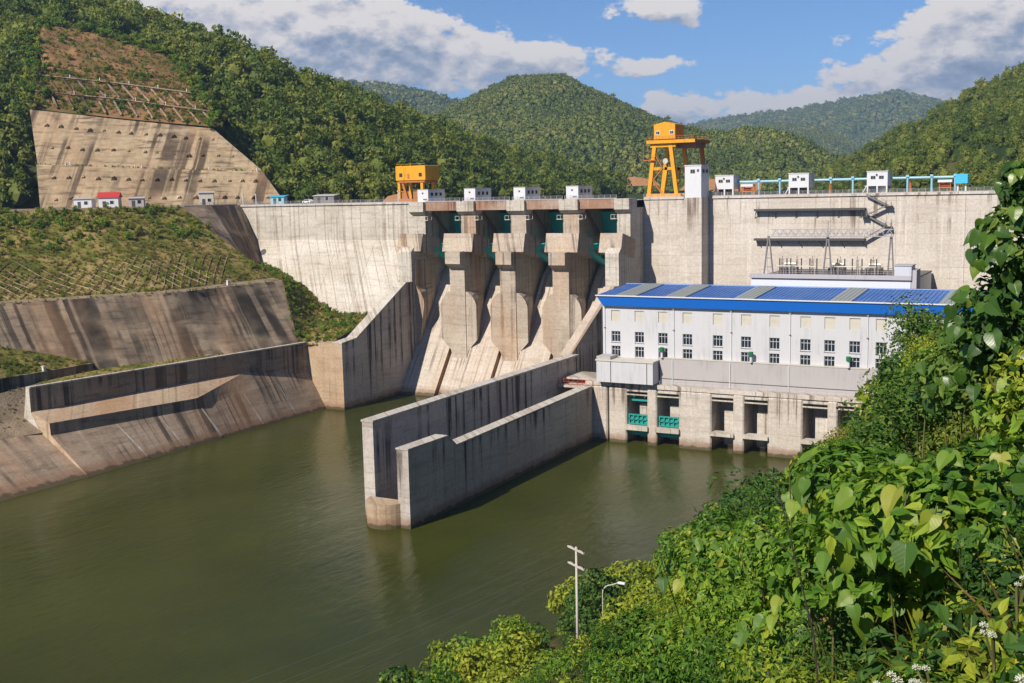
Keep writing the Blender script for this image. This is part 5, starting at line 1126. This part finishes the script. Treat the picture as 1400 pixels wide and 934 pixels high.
lg = resample(UP1b, 150) + rv.normal(size=(150, 3))*np.array([0.4,0.4,0.1]); scatter('ledge_weeds', lg[rv.random(150) < 0.7], tuft_src, 0.5, 1.4, 'weeds growing along the ledge of the sprayed slope', 'weeds', 31)
bp = np.concatenate([resample(B_, 260)[:200], resample(C_, 260)[:200]]) + rv.normal(size=(400, 3))*np.array([0.5,0.5,0.0]); scatter('bench_grass', bp, tuft_src, 0.4, 1.2, 'grass along the edges of the bench road', 'grass', 16)
wp = np.concatenate([sample_patch(stripP, 420, rv), sample_patch(rubP, 500, rv, lambda q, st: (q[:, 1] > 90) & (st[:, 0] > 0.25))]); scatter('strip_grass', wp, tuft_src, 0.3, 0.9, 'grass on the earth strip around the retaining walls', 'grass', 17)

# --- near bank: bushes as individuals
BUSH = [(-3.9,4.8,56.07,0.73,1.13),(-1.2,27.4,57.72,1.77,1.5),(-12.2,32.2,47.06,1.12,1.43),(-44.2,72.8,16.58,2.35,3.4),(-43.7,63.2,16.95,3.08,4.4),(-59,97.9,5.64,5.61,8.01),(-9.9,141.7,47.76,3.26,2.76),(-3.7,12.2,56.16,1.12,1.36),(-4.6,11,55.2,0.71,0.86),(-33,139.5,20,4.8,6.46),(-45.7,136.5,11.15,7.62,8.53),(-43.2,192.4,8.1,5.2,6.26),(-3,4,56.92,1.18,1.33),(-7.3,11.6,52.42,0.84,1.26),(-25.4,187,23.13,5.99,7.88),(-63.8,132.2,1.06,7.07,7.83),(-8.9,23.9,50.05,2.41,2.29),(-52.3,59.8,11.06,3.12,4.47),(-49.8,155.5,5.63,5.89,8.15),(-6.3,31.7,52.85,1.07,1.36),(-15.6,49.5,43.31,2.88,3.64),(-13,200.3,40.9,5.27,5.05),(-36.9,60.5,21.07,2.82,3.71),(-3.4,33.6,55.23,1.4,1.67),(-5.5,54.4,53.76,1.92,1.62),(-3.1,5.6,56.82,0.75,1.16),(-6.2,8.2,53.6,1.18,1.42),(-10.8,14.8,48.47,1.64,2),(-1.6,20.9,58.67,1.32,1.11),(-38.7,168.5,11.42,4.9,6.78),(-9.8,162.2,47.04,2.49,2.11),(-4.6,31.6,54.49,1.2,1.55),(-4,18.7,55.76,1.72,1.77),(-43.1,107.1,13.92,4.76,6.44),(-40.3,187.1,10.61,4.97,5.58),(-6.2,12.6,53.48,1.52,1.68),(-21.3,41.6,40.27,1.3,1.1),(-30.2,237.6,15.79,6.87,9.45),(-7.9,15,51.56,0.99,1.39),(-2.2,8.9,57.69,1.43,1.62),(-25.4,198.6,24.07,5.49,7.82),(-13.7,64.7,44.47,2.68,2.26),(-12.4,23,46.6,2.12,2.69),(-5.3,6.2,54.67,0.8,1.06),(-16.3,77.7,41.74,1.96,2.22),(-8.9,14,50.52,1.44,2.07),(-41.7,212.9,6.55,6.41,7.54),(-56.4,69.6,8.19,2.2,3.14),(-4.4,27.9,54.77,0.92,1.33),(-2.6,7,57.26,1.06,1.56),(-12.1,155,43.79,6.36,5.39),(-32.4,64.2,24.51,2.38,2.87),(-11.3,19.2,47.85,1.79,2.4),(-8.5,88.2,49.89,2.63,3.47),(-3.1,14.4,56.79,1.4,1.77),(-21.5,25.5,38.43,1.32,1.5),(-51,70,11.69,2.92,3.56),(-19,28.1,40.5,1.32,2.07),(-14.5,68,42.9,2.74,3.09),(-7.2,33.1,51.66,1.98,2.26),(-38.3,91.3,17.33,5.74,6.66),(-19.2,48.5,40.99,0.99,0.84),(-9.1,28.3,49.87,1.68,2.13),(-34.4,54.8,24.82,1.93,2.48),(-17,104.6,35.74,6.54,9.12),(-30.6,98.9,22.35,4.11,5.73),(-7.2,9.3,52.55,1.25,1.56),(-68.8,124,-0.06,3.97,6.12),(-12.5,95.5,43.3,5.33,6.22),(-43.1,123.9,13.18,6.01,7.84),(-46.1,91.2,13.13,5.69,4.82),(-0.3,7.7,59.57,1.12,1.39),(-4.6,49.2,53.68,2.48,2.63),(-70.7,110.4,-0.55,5.1,7.86),(-1.2,5,58.69,0.91,1.1),(-5.6,34.3,53.33,1.34,2.01),(-45.5,77.1,15.49,2.42,3.21),(-12.3,214.7,41.15,4.64,3.93),(-15.1,20.1,44.32,2.03,2.67),(-27.4,84.2,27.87,2.75,4.29),(-57.9,228.5,0.53,2.76,2.33),(-52.5,117.2,9.12,5.81,7.75),(-14.6,26.5,44.41,2.46,2.7),(-0.2,5.7,59.72,0.69,0.77),(-30.2,42.2,29.51,2.86,4.15),(-3.7,9.4,56.16,0.71,1.01),(-7,38.3,51.87,2.46,2.26),(-1.7,6,58.17,0.73,1.12),(-16.7,118.8,35.55,5.72,7.47),(-2.2,5,57.69,0.9,1.18),(-15.3,22.8,44.02,2.14,2.71),(-46.3,147.6,8.99,5.66,6.43),(-15.7,225.9,35.57,6.71,8.13),(-7.3,43.1,51.15,2.04,2.94),(-29.4,114.7,21.35,5.01,6.81),(-20.1,39.1,41.93,0.74,0.63),(-4.6,8.6,55.26,1.26,1.39),(-11.8,205.8,42.45,3.93,3.33),(-53.5,226.5,2.15,4.54,3.84),(-33.1,193.9,14.46,7.28,9.38),(-36.3,66.6,21.67,3.45,4.21),(-60.6,164.9,1.57,6.98,5.9),(-4.6,7.1,55.27,1.11,1.57),(-14.9,86.4,41.99,3.16,4.03),(-28.1,179.8,20.54,4.7,6.97),(-5.3,25.8,53.91,2.11,2.01),(-36.1,51.8,23.53,3.46,4.56),(-1.8,22.6,58.07,1.58,1.48),(-56.9,84.8,6.3,7.99,9.38),(-65.7,118.2,2.1,5.57,6.14),(-7.7,109.4,49.49,4.28,3.62),(-56.8,172.9,3.97,4.42,5.71),(-17.1,168.7,35.15,5.68,7.79),(-54.5,134.9,5.67,4.34,6.25),(-31.6,130.1,20.01,6.15,9.2),(-48.7,83.4,12.55,4.22,5.73),(-23.1,226.6,24.31,6.19,7.67),(-64.6,92.8,2.79,6.62,8.69),(-15.3,35.6,44.81,1.56,1.32),(-32.8,122.8,18.91,5.01,5.66),(-42.8,177,9.31,5.61,7),(-23.3,31,36.93,1.91,2.22),(-34.5,85.1,21.64,4.39,5.98),(-3.7,6.2,56.23,0.55,0.81),(-31.2,74.9,25.91,2.38,2.69),(-4.8,45.2,53.39,3.6,3.18),(-38.1,156.4,11.76,6.07,7.95),(-18.8,68.6,37.17,3.79,4.87),(-4.8,15.3,55.06,1.27,1.89),(-21.5,232.9,27.13,4.56,6.3),(-30.2,77.7,26.65,2.97,3.79),(-59.4,201.2,0.99,4.26,4.94),(-10,137.2,47.59,3.77,3.19),(-60.3,189.8,1.45,4.17,6.09),(-32,105.8,20.33,4.88,7.14),(-0.3,15.4,59.82,0.78,0.66),(-6.6,10.7,53.1,0.7,1.03),(-40.2,83.4,18.28,4.46,3.77),(-9.1,48.3,49.78,2.23,1.89),(-8.2,9.8,51.48,0.58,0.87),(-43.5,220.9,5.25,7.67,8.57),(-56.1,150.6,3.22,6.19,8.04),(-37.8,43.6,22.13,1.85,2.75),(-7.6,25.8,51.44,1.74,2.34),(-12.5,126.8,42.43,4.58,6.1),(-47.5,231.5,2.44,5.27,7.28),(-28.9,34,31.97,2.33,2.64),(-4.8,57.1,54.66,1.31,1.11),(-18.6,31.3,41.19,1.77,2.14),(-22.8,49,37.38,1.39,1.17),(-29.5,161.2,19.55,6.91,10.07),(-8.5,70.9,50.59,2.33,2.11),(-16.5,58.4,40.71,1.98,2.32),(-5.6,20.8,53.81,2.59,2.51),(-17.3,25.7,42.24,1.49,1.71),(-72.3,88.3,-0.32,5.2,6.02),(-12.5,34.5,47.06,2.07,1.81),(-35.3,43.5,24.37,2.67,3.08),(-19.9,34,41.48,1.92,2.18),(-31.5,214.3,14.63,6.57,7.92),(-3.7,10.9,56.21,0.58,0.88),(-22.2,113.5,29.16,4.12,5.8),(-8.9,17.5,50.38,1.3,1.82),(-16.8,61.1,40.16,2.38,3.24),(-17.5,29.4,41.73,1.13,1.55),(-49.3,191.7,5.45,5.36,6.42),(-54.1,101.6,8.87,4.28,6.65),(-47.2,71.2,14.35,3.15,3.67),(-49.6,165.8,4.41,8.8,10.19),(-62.3,144.7,1.16,6.72,6.43),(-14.5,31.5,44.52,1.85,2.36),(-40.5,232.3,6.65,7.3,10.02),(-14.9,33.8,44.64,1.47,1.24),(-35.1,226.8,10.6,6.37,9.16),(-44,182.9,8.67,5,6.82),(-20,202.2,30.9,5.88,8.45),(-5.9,117.9,51.59,1.46,1.24),(-0.3,9.5,59.58,0.73,1.09),(-32.4,46.8,27.63,2.65,3.54),(-60.5,76.9,4.29,4.47,6.78),(-4.2,5.5,55.72,0.5,0.78),(-24.6,50.8,35.21,2.54,2.33),(-45.1,98.6,13.01,2.69,2.28),(-16.2,142.6,39.64,4.08,6.14),(-9.1,62.4,49.85,2.53,3.74),(-56.9,232.1,0.87,2.28,1.93),(-22.2,37,39.72,1.56,1.97),(-48.8,67.4,13.6,2.54,3.3),(-1.4,6.9,58.54,1,1.13),(-22.6,83.7,33.99,3,3.61),(-0.6,10.4,59.27,0.68,0.82),(-0.8,8.6,59.16,0.55,0.8),(-18.8,96.7,34.69,3.97,5.62),(-52.6,200.8,3.94,6.01,5.08),(-68.7,79.6,1.28,3.85,5.87),(-26.3,46.1,33.76,2.39,3.13),(-5.4,9.6,54.38,0.76,0.98),(-1,17.7,59.17,1.18,1),(-11.3,26.4,47.77,1.34,1.58),(-13.3,18.9,46.02,0.97,1.5),(-49.4,63.8,13.47,2.92,3.69),(-19.1,35.6,42.81,1.19,1.01),(-22.4,101.5,29.16,3.66,5.65),(-27.3,81,28.97,1.7,2.37),(-17.5,20,42.18,1.4,1.87),(-27,171.6,22.5,4.04,6.26),(-11.7,30.5,47.38,2.12,2.2),(-1.3,12.7,58.65,0.83,1.18),(-26.4,73.6,30.03,1.86,2.64),(-20.7,129.2,31.59,7.76,10.32),(-8.4,21,50.92,2.23,2.2),(-9.7,172.9,46.43,2.33,1.97),(-46.8,173.1,7.16,3.92,5.68),(-5.8,16.6,53.87,1.67,1.88),(-6.3,15,53.4,1.42,1.58),(-54.1,74.3,9.1,5.98,7.77),(-9.9,11.6,49.52,1.54,2),(-11.7,80.2,46.62,2.32,2.7),(-57.3,208.6,1.11,5.21,4.41),(-42.7,50.4,18.58,3.87,4.74),(-64.9,106.7,2.93,6.04,6.98),(-44.5,58.1,16.75,2.06,2.45),(-18,192,32.57,6.58,9.95),(-19.8,158.8,32.18,8.67,10.24),(-2.3,13.4,57.66,0.98,1.25),(-15.9,239,37.13,6.67,5.64),(-14.1,39.5,46.47,0.83,0.71),(-3.4,8.2,56.5,0.8,1.08),(-20,89.8,35.97,3.84,4.77),(-2.3,16.3,57.74,1.79,1.51),(-1,18.9,59.28,0.93,0.79),(-3.2,52.9,55.85,0.82,0.69),(-15,55,42.38,3.29,4.46),(-59.2,126.7,4.81,5.58,6.88),(-1,31.9,57.09,1.72,1.71),(-36.7,46.2,23.27,2.63,4.05),(-12.6,16.5,46.76,1.21,1.51),(-18.5,26.8,41.12,1.06,1.6),(-46.2,114.7,12.32,4.61,6.87),(-43.8,242.6,3.09,7.11,9.48),(-60.2,219.6,-0.11,3.21,2.72),(-19.8,50.5,39.79,1.47,1.24),(-5.9,76.1,53.1,3.09,2.62),(-38.7,50,21.72,2.28,3.03),(-31.3,50.5,28.34,1.68,2.56),(-5.5,82.4,53.36,1.91,2.01),(-33,80.2,23.69,3.74,4.21),(-21.9,29.3,37.94,1.09,1.34),(-52.8,212.1,2.41,5.04,5.05),(-28.9,147.6,21.37,7.61,8.99),(-16.3,18.6,43.35,1.12,1.33),(-12.6,44.4,46.67,2.41,2.9),(-13.9,59.9,44.26,3.22,2.72),(-10,31.9,48.9,1.5,1.96),(-2.5,11.5,57.4,0.73,0.98),(-52.3,96.1,9.82,5.72,6.94),(-12.6,182.3,41.56,6.71,5.67),(-5.7,11.3,54.08,0.57,0.9),(-6.9,18.3,52.55,1.2,1.33),(-25.5,30.2,34.74,1.43,1.64),(-28,90.2,25.39,5.13,7.12),(-7.9,57.3,51.42,3.33,3.04),(-4.5,9.7,55.38,0.55,0.81),(-26.7,139.9,26.93,4.21,5.67),(-21.9,178.6,28.46,4.51,6),(-1.1,35,57.07,1.69,1.43),(-9,10.5,50.66,1.04,1.34),(-36.1,98.2,17.56,5.38,5.96),(-26.7,38.9,34.12,1.85,2.23),(-40.8,77.4,18.56,2.43,2.94),(-6.4,29.6,52.73,1.68,2.1),(-12,75.7,46.52,3.63,4.71),(-29.1,52.8,29.65,1.54,2.42),(-0.3,14.3,59.72,1.02,0.87),(-70.3,100.8,-0.11,7.17,7.16),(-8.8,37.2,50.32,1.34,1.72),(-17.2,23.6,42.42,1.13,1.51),(-11.6,41,47.54,2.25,3.01),(-6.5,66.9,53.33,1.03,0.87),(-5.2,36.1,53.69,1.79,2.13),(-19,54.3,38.66,2.92,3.41),(-9.5,34.7,49.47,2.13,2.42),(-5.7,7,54.25,0.74,0.83),(-26.2,54.9,30.92,2.93,3.32),(-26,108.3,25.68,5.54,7.62),(-10.9,85.4,46.95,3.81,4.35),(-7.9,74.5,51.67,1.22,1.04),(-29.6,62.6,27.2,2.04,2.73),(-4.9,12.8,54.95,0.61,0.79),(-12.5,48.4,46.67,2.71,2.4),(-53.5,177.6,5.33,5.45,6.86),(-37.1,115.3,16.24,6.16,9.64),(-18.9,85.1,38.16,3.24,3.84),(-18,136,36.95,5.33,5.95),(-51.7,184.4,5.62,5.91,5.87),(-4.6,39.1,54.1,1.31,2.04),(-40.6,59.9,18.5,3.09,3.5),(-20.2,80.3,37,2.11,2.96),(-21.7,32.7,39.22,1.16,1.41),(-11.4,57.2,47.2,2.55,2.21)]

bmeshes = {}
for m_ in ('leaf_green', 'leaf_yellow', 'leaf_shrub', 'leaf_dark'):
    bmeshes[m_] = [bush_mb(rv, 0.075, 15, 130).mesh('foliage', m_, fixn=False) for k in range(2)]
    bmeshes[m_] += [bush_mb(rv, 0.042, 22, 150, shape=1).mesh('foliage', m_, fixn=False) for k in range(2)] + [bush_mb(rv, 0.028, 26, 260, 0.42, shape=1).mesh('foliage', m_, fixn=False)]
stems = []
for k in range(2):
    mb = MB()
    for q in range(7):
        a = rv.random()*6.28; mb.tube([(0.04*math.cos(a),0.04*math.sin(a),-0.15),(0.14*math.cos(a),0.14*math.sin(a),0.4),(0.34*math.cos(a+0.3),0.34*math.sin(a+0.3),0.85)], 0.014, 4, 0.005)
    stems.append(mb.mesh('stem', 'stem_green'))
bcol = {'leaf_green': 'fresh green leafy', 'leaf_yellow': 'yellow-green', 'leaf_shrub': 'olive brownish', 'leaf_dark': 'dark green'}
def bzone(x, y):
    if math.hypot(x+52, y-111) < 16: return 'beside the utility pole and street lamp'
    if math.hypot(x, y) < 12: return 'among the broad vine leaves and white flowers'
    if x - float(shore(y)) < 9: return 'at the water edge opposite the low guide wall' if y < 190 else 'at the water edge near the draft tube piers'
    if y > 120: return 'on the bank slope below the powerhouse end'
    if x > -12: return 'beneath the round dark tree and the tall vine'
    return 'half way down the open bank slope'
for (x, y, z, w_, h_) in BUSH:
    far = math.hypot(x, y); u = rv.random()
    m_ = 'leaf_yellow' if (far > 80 and u < 0.5) or u < 0.16 else ('leaf_dark' if u > 0.74 else ('leaf_shrub' if u > 0.64 else 'leaf_green'))
    zn = bzone(x, y); big = 'tall ' if h_ > 3.2 else ('small ' if h_ < 1.3 else '')
    t_ = thing('bush', (x, y, z), big + bcol[m_] + ' bush ' + zn, 'bush', big + bcol[m_] + ' bushes ' + zn)
    for nm, me in (('foliage', bmeshes[m_][rv.integers(2) if far > 60 else rv.integers(2, 5)]), ('stem', stems[rv.integers(2)])):
        o = link(nm, me, t_); o.matrix_parent_inverse = Matrix.Identity(4)
        if nm == 'foliage': o['kind'] = 'stuff'
    t_.scale = (w_*1.15, w_*1.15, h_); t_.rotation_euler = (0, 0, rv.random()*6.28)
# ground cover of the near bank
n = 7000; rr_ = np.exp(rv.uniform(math.log(3.2), math.log(250), n)); aa = np.radians(rv.uniform(-70, 6, n)); gx, gy = rr_*np.sin(aa), rr_*np.cos(aa)
ok = (gx > shore(gy)+0.3) & (gy < 243); gx, gy, rr_ = gx[ok], gy[ok], rr_[ok]; gz = bank_z(gx, gy) - 0.05
for nm, lo_, hi_, s0, s1, lab, sd in (('ground_cover', 0, 16, 0.35, 0.8, 'low leafy herbs covering the ground under the near bushes', 20), ('ground_cover', 16, 70, 0.6, 1.6, 'low green herbs covering the middle of the near river bank', 21), ('ground_cover', 70, 300, 1.2, 2.8, 'green undergrowth covering the river bank towards the powerhouse', 22)):
    k = (rr_ >= lo_) & (rr_ < hi_); scatter(nm, np.stack([gx[k], gy[k], gz[k]], 1), herb_src, s0, s1, lab, 'undergrowth', sd)
n = 2600; rr_ = np.exp(rv.uniform(math.log(3.0), math.log(60), n)); aa = np.radians(rv.uniform(-60, 6, n)); gx, gy = rr_*np.sin(aa), rr_*np.cos(aa)
scatter('bank_grass', np.stack([gx, gy, bank_z(gx, gy)-0.05], 1), tuft_src, 0.35, 0.8, 'long grass and dry stalks between the near bushes', 'grass', 23)
# single bank tree in front of the powerhouse end
def big_tree(p, H, W, seed, label, mat='leaf_dark', nl=24, per=190, leaf=0.2):
    r = np.random.default_rng(seed); t_ = thing('bank_tree', tuple(p), label, 'tree')
    mb = lumps(MB(), r, H, W, nl, per, leaf, 0.25)
    cr_ = link('crown', mb.mesh('crown', mat, fixn=False), t_); cr_.matrix_parent_inverse = Matrix.Identity(4); cr_['kind'] = 'stuff'
    o = link('trunk', trunk_mb(H, 0.03*H, r).mesh('trunk', 'bark'), t_); o.matrix_parent_inverse = Matrix.Identity(4)
def on_bank(x, y): return (x, y, float(bank_z(x, y)))
big_tree(on_bank(-14.0,93), 9.2, 3.3, 1, 'dense round dark green tree in front of the right end of the powerhouse', 'leaf_dark', 40, 230, 0.26)
big_tree(on_bank(-30.5,141), 7.5, 3.4, 2, 'feathery olive tree beside the draft tube piers', 'leaf_olive', 30, 200, 0.3)
big_tree(on_bank(-6.6,47), 3.0, 1.7, 3, 'lighter green tree below the tall climbing vine', 'leaf_green', 26, 200, 0.14)

# --- broad-leaved climbers, leaf by leaf
def leaf_outline():
    pts = [(0,0),(0.16,-0.10),(0.34,-0.05),(0.46,0.12),(0.47,0.32),(0.38,0.55),(0.22,0.80),(0.07,0.98),(0,1.12)]
    return pts
def broad_leaf(r, fold=0.18, droop=0.25):
    mb = MB(); pts = leaf_outline(); mid = [(0, y) for y in (0, 0.0, 0.05, 0.2, 0.38, 0.58, 0.8, 0.98, 1.12)]
    def z(x, y): return fold*abs(x) - droop*y*y + 0.03*math.sin(9*y+5*x)
    for s in (1, -1):
        o = len(mb.v); vs = [(s*x*0.98, y, z(x, y)) for x, y in pts] + [(0, y, z(0, y)) for x, y in mid[2:8]]
        fs = [(0,1,9),(1,2,9),(2,3,10,9),(3,4,11,10),(4,5,12,11),(5,6,13,12),(6,7,14,13),(7,8,14)]
        mb.add(vs, [f if s > 0 else f[::-1] for f in fs])
    mb.tube([(0,0,0),(0,-0.22,0.02),(0,-0.42,-0.1)], 0.018, 4)
    return mb
lmesh = [broad_leaf(rv, 0.12+0.25*rv.random(), 0.1+0.35*rv.random()).mesh('leaf', 'leaf_broad', True, fixn=False) for k in range(5)]
vmesh = [broad_leaf(rv, 0.12+0.25*rv.random(), 0.1+0.35*rv.random()).mesh('leaf', 'leaf_vine', True, fixn=False) for k in range(5)]
def fol(c, rad, s, r): return leaf_cloud(MB(), c + np.array([0, 0.12, -0.04]), 1.0, 620, s*0.6, r, up=0.5, shape=1, rad3=np.array(rad)*0.95)
def climber(loc, lobes, label, seed, name='climbing_vine'):
    ms = vmesh if name == 'climbing_vine' else lmesh; fm = 'leaf_dark' if name == 'climbing_vine' else 'leaf_green'
    # lobes: (centre, radii, leaf count, leaf size)
    r = np.random.default_rng(seed); t_ = thing(name, loc, label, 'vine')
    for c, rad, n, s in lobes:
        c = np.array(c); st0 = np.array([c[0] + 0.2*(r.random()-0.5), c[1] + 0.1, float(bank_z(c[0], c[1])) - 0.1])
        mb = MB()
        for q in range(4):
            e = c + np.array(rad)*r.uniform(-0.8, 0.8, 3); m0 = st0*0.5 + e*0.5 + r.normal(size=3)*0.12; mb.tube([tuple(st0), tuple(m0), tuple(e)], 0.012, 5, 0.004)
        part('stem', mb, 'stem_green', t_)
        fo = part('foliage', fol(c, rad, s, r), fm, t_, fixn=False); fo['kind'] = 'stuff'
        for k in range(n):
            d = r.normal(size=3); d /= np.linalg.norm(d); p = c + d*np.array(rad)*r.random()**0.4
            nrm = np.array([-0.12,-0.72,0.6]) + r.normal(size=3)*0.36 + 0.35*d; nrm /= np.linalg.norm(nrm)
            tip = np.array([0, -0.25, -0.9]) + r.normal(size=3)*0.55; tip -= nrm*np.dot(tip, nrm); tip /= np.linalg.norm(tip); x = np.cross(tip, nrm)
            sz = s*(0.65+0.6*r.random())
            o = link('leaf', ms[r.integers(5)], t_)
            o.matrix_basis = Matrix(((x[0]*sz, tip[0]*sz, nrm[0]*sz, p[0]), (x[1]*sz, tip[1]*sz, nrm[1]*sz, p[1]), (x[2]*sz, tip[2]*sz, nrm[2]*sz, p[2]), (0,0,0,1)))
    return t_
climber((-0.8,9.0,59.3), [((-0.70,9.2,61.95),(0.16,0.4,0.22),24,0.105), ((-0.74,9.0,61.55),(0.26,0.45,0.34),66,0.115), ((-0.80,8.9,61.0),(0.36,0.45,0.36),76,0.115), ((-0.98,9.1,60.55),(0.5,0.5,0.32),66,0.11), ((-0.30,9.1,61.3),(0.34,0.5,0.8),60,0.12)], 'tall leafy vine climbing above the powerhouse roof line on the near bank', 41)
climber((-0.95,6.4,59.2), [((-0.95,6.2,60.2),(0.6,0.5,0.26),34,0.13), ((-1.5,7.6,60.0),(0.55,0.5,0.26),36,0.125), ((-0.55,6.5,60.35),(0.5,0.5,0.26),28,0.13), ((-1.35,6.4,59.8),(0.55,0.5,0.24),26,0.12), ((-0.35,7.6,60.5),(0.5,0.5,0.3),30,0.12)], 'large heart-shaped leaves of a low vine between the bushes and the flowers', 42, 'broadleaf_vine')
climber((-3.2,10.6,57.4), [((-3.4,10.9,58.1),(0.85,0.7,0.35),64,0.13), ((-2.3,9.3,58.85),(0.8,0.6,0.3),64,0.13), ((-3.85,11.8,58.05),(0.45,0.5,0.36),40,0.11), ((-4.0,11.2,57.0),(0.7,0.7,0.3),40,0.12), ((-1.9,8.0,58.7),(0.6,0.6,0.3),44,0.12)], 'mid-sized green vine leaves sprawling over bushes above the river', 43, 'broadleaf_vine')
# --- white-flowered herbs
fl_me = MB()
for k in range(26):
    d = rv.normal(size=3); d /= np.linalg.norm(d); d[2] = abs(d[2])
    fl_me.tube([(0,0,0), tuple(d*0.8), tuple(d)], 0.05, 4, 0.13)
fl_m = fl_me.mesh('flower_head', 'petal_white', True)
def flower_herb(x, y, h, label, seed):
    r = np.random.default_rng(seed); z0 = float(bank_z(x, y)); t_ = thing('flowering_herb', (x, y, z0), label, 'flower', 'white-flowered herbs')
    top = np.array([x + 0.08*(r.random()-0.5), y, z0 + h]); mid = np.array([x + 0.05*(r.random()-0.5), y, z0 + h*0.55])
    part('stem', MB().tube([(x, y, z0-0.05), tuple(mid), tuple(top)], 0.006, 5), 'stem_green', t_)
    for k in range(3 + r.integers(2)):
        e = top + np.array([0.07*(r.random()-0.5)*2, 0.05*(r.random()-0.5)*2, 0.03*r.random()]); part('stalk', MB().tube([tuple(mid*0.3+top*0.7), tuple(e)], 0.004, 4), 'stem_green', t_)
        o = link('flower_head', fl_m, t_); o.location = tuple(e); s = 0.012 + 0.008*r.random(); o.scale = (s, s, s)
    for k in range(8):
        f = 0.35 + 0.08*k; p = np.array([x, y, z0])*(1-f) + top*f; a = k*1.57 + 0.3*r.random(); o = link('leaf', lmesh[r.integers(5)], t_)
        s = 0.09*(1.25-f); o.location = tuple(p); o.scale = (s*0.6, s, s); o.rotation_euler = (R_(25)*(r.random()-0.3), 0, a)
    return t_
for i, (x, y, h) in enumerate(((-0.78,3.42,1.1),(-0.70,3.5,1.02),(-0.6,3.68,0.95),(-0.34,3.94,0.82),(-0.62,3.28,1.0),(-0.42,3.52,0.88),(-0.22,3.16,0.86),(-0.9,4.3,0.85),(-0.3,4.4,0.8))): flower_herb(x, y, h, 'white-flowered herb with toothed leaves in the front of the bank', 60+i)
ds = thing('dead_stalk', (-0.74,3.58,59.3), 'thin dark leafless stalk slanting over the near bushes', 'stalk'); part('stem', MB().tube([(-0.72,3.6,59.2),(-0.95,4.0,60.35),(-1.2,4.55,60.6),(-1.3,4.7,60.75)], 0.0045, 5, 0.002), 'stem_dark', ds); part('twig', MB().tube([(-1.1,4.35,60.5),(-1.3,4.45,60.62)], 0.002, 4), 'stem_dark', ds)


# ================================================================== the air
hz = MB().box(-5100, 2600, -2600, 7900, -13.2, 640); me = hz.mesh('haze', 'steel_grey'); me.materials.clear()
hm = bpy.data.materials.new('haze_air'); hm.use_nodes = True; hn = hm.node_tree; hn.nodes.clear(); MAT['haze_air'] = hm
pv = node(hn, 'ShaderNodeVolumePrincipled', {'Color': (0.50, 0.70, 1.0, 1), 'Density': 0.00011, 'Anisotropy': 0.2})
o_ = hn.nodes.new('ShaderNodeOutputMaterial'); hn.links.new(pv.outputs[0], o_.inputs['Volume']); me.materials.append(hm)
tag(link('haze', me), 'thin blue air haze filling the valley', 'haze', None, 'stuff')
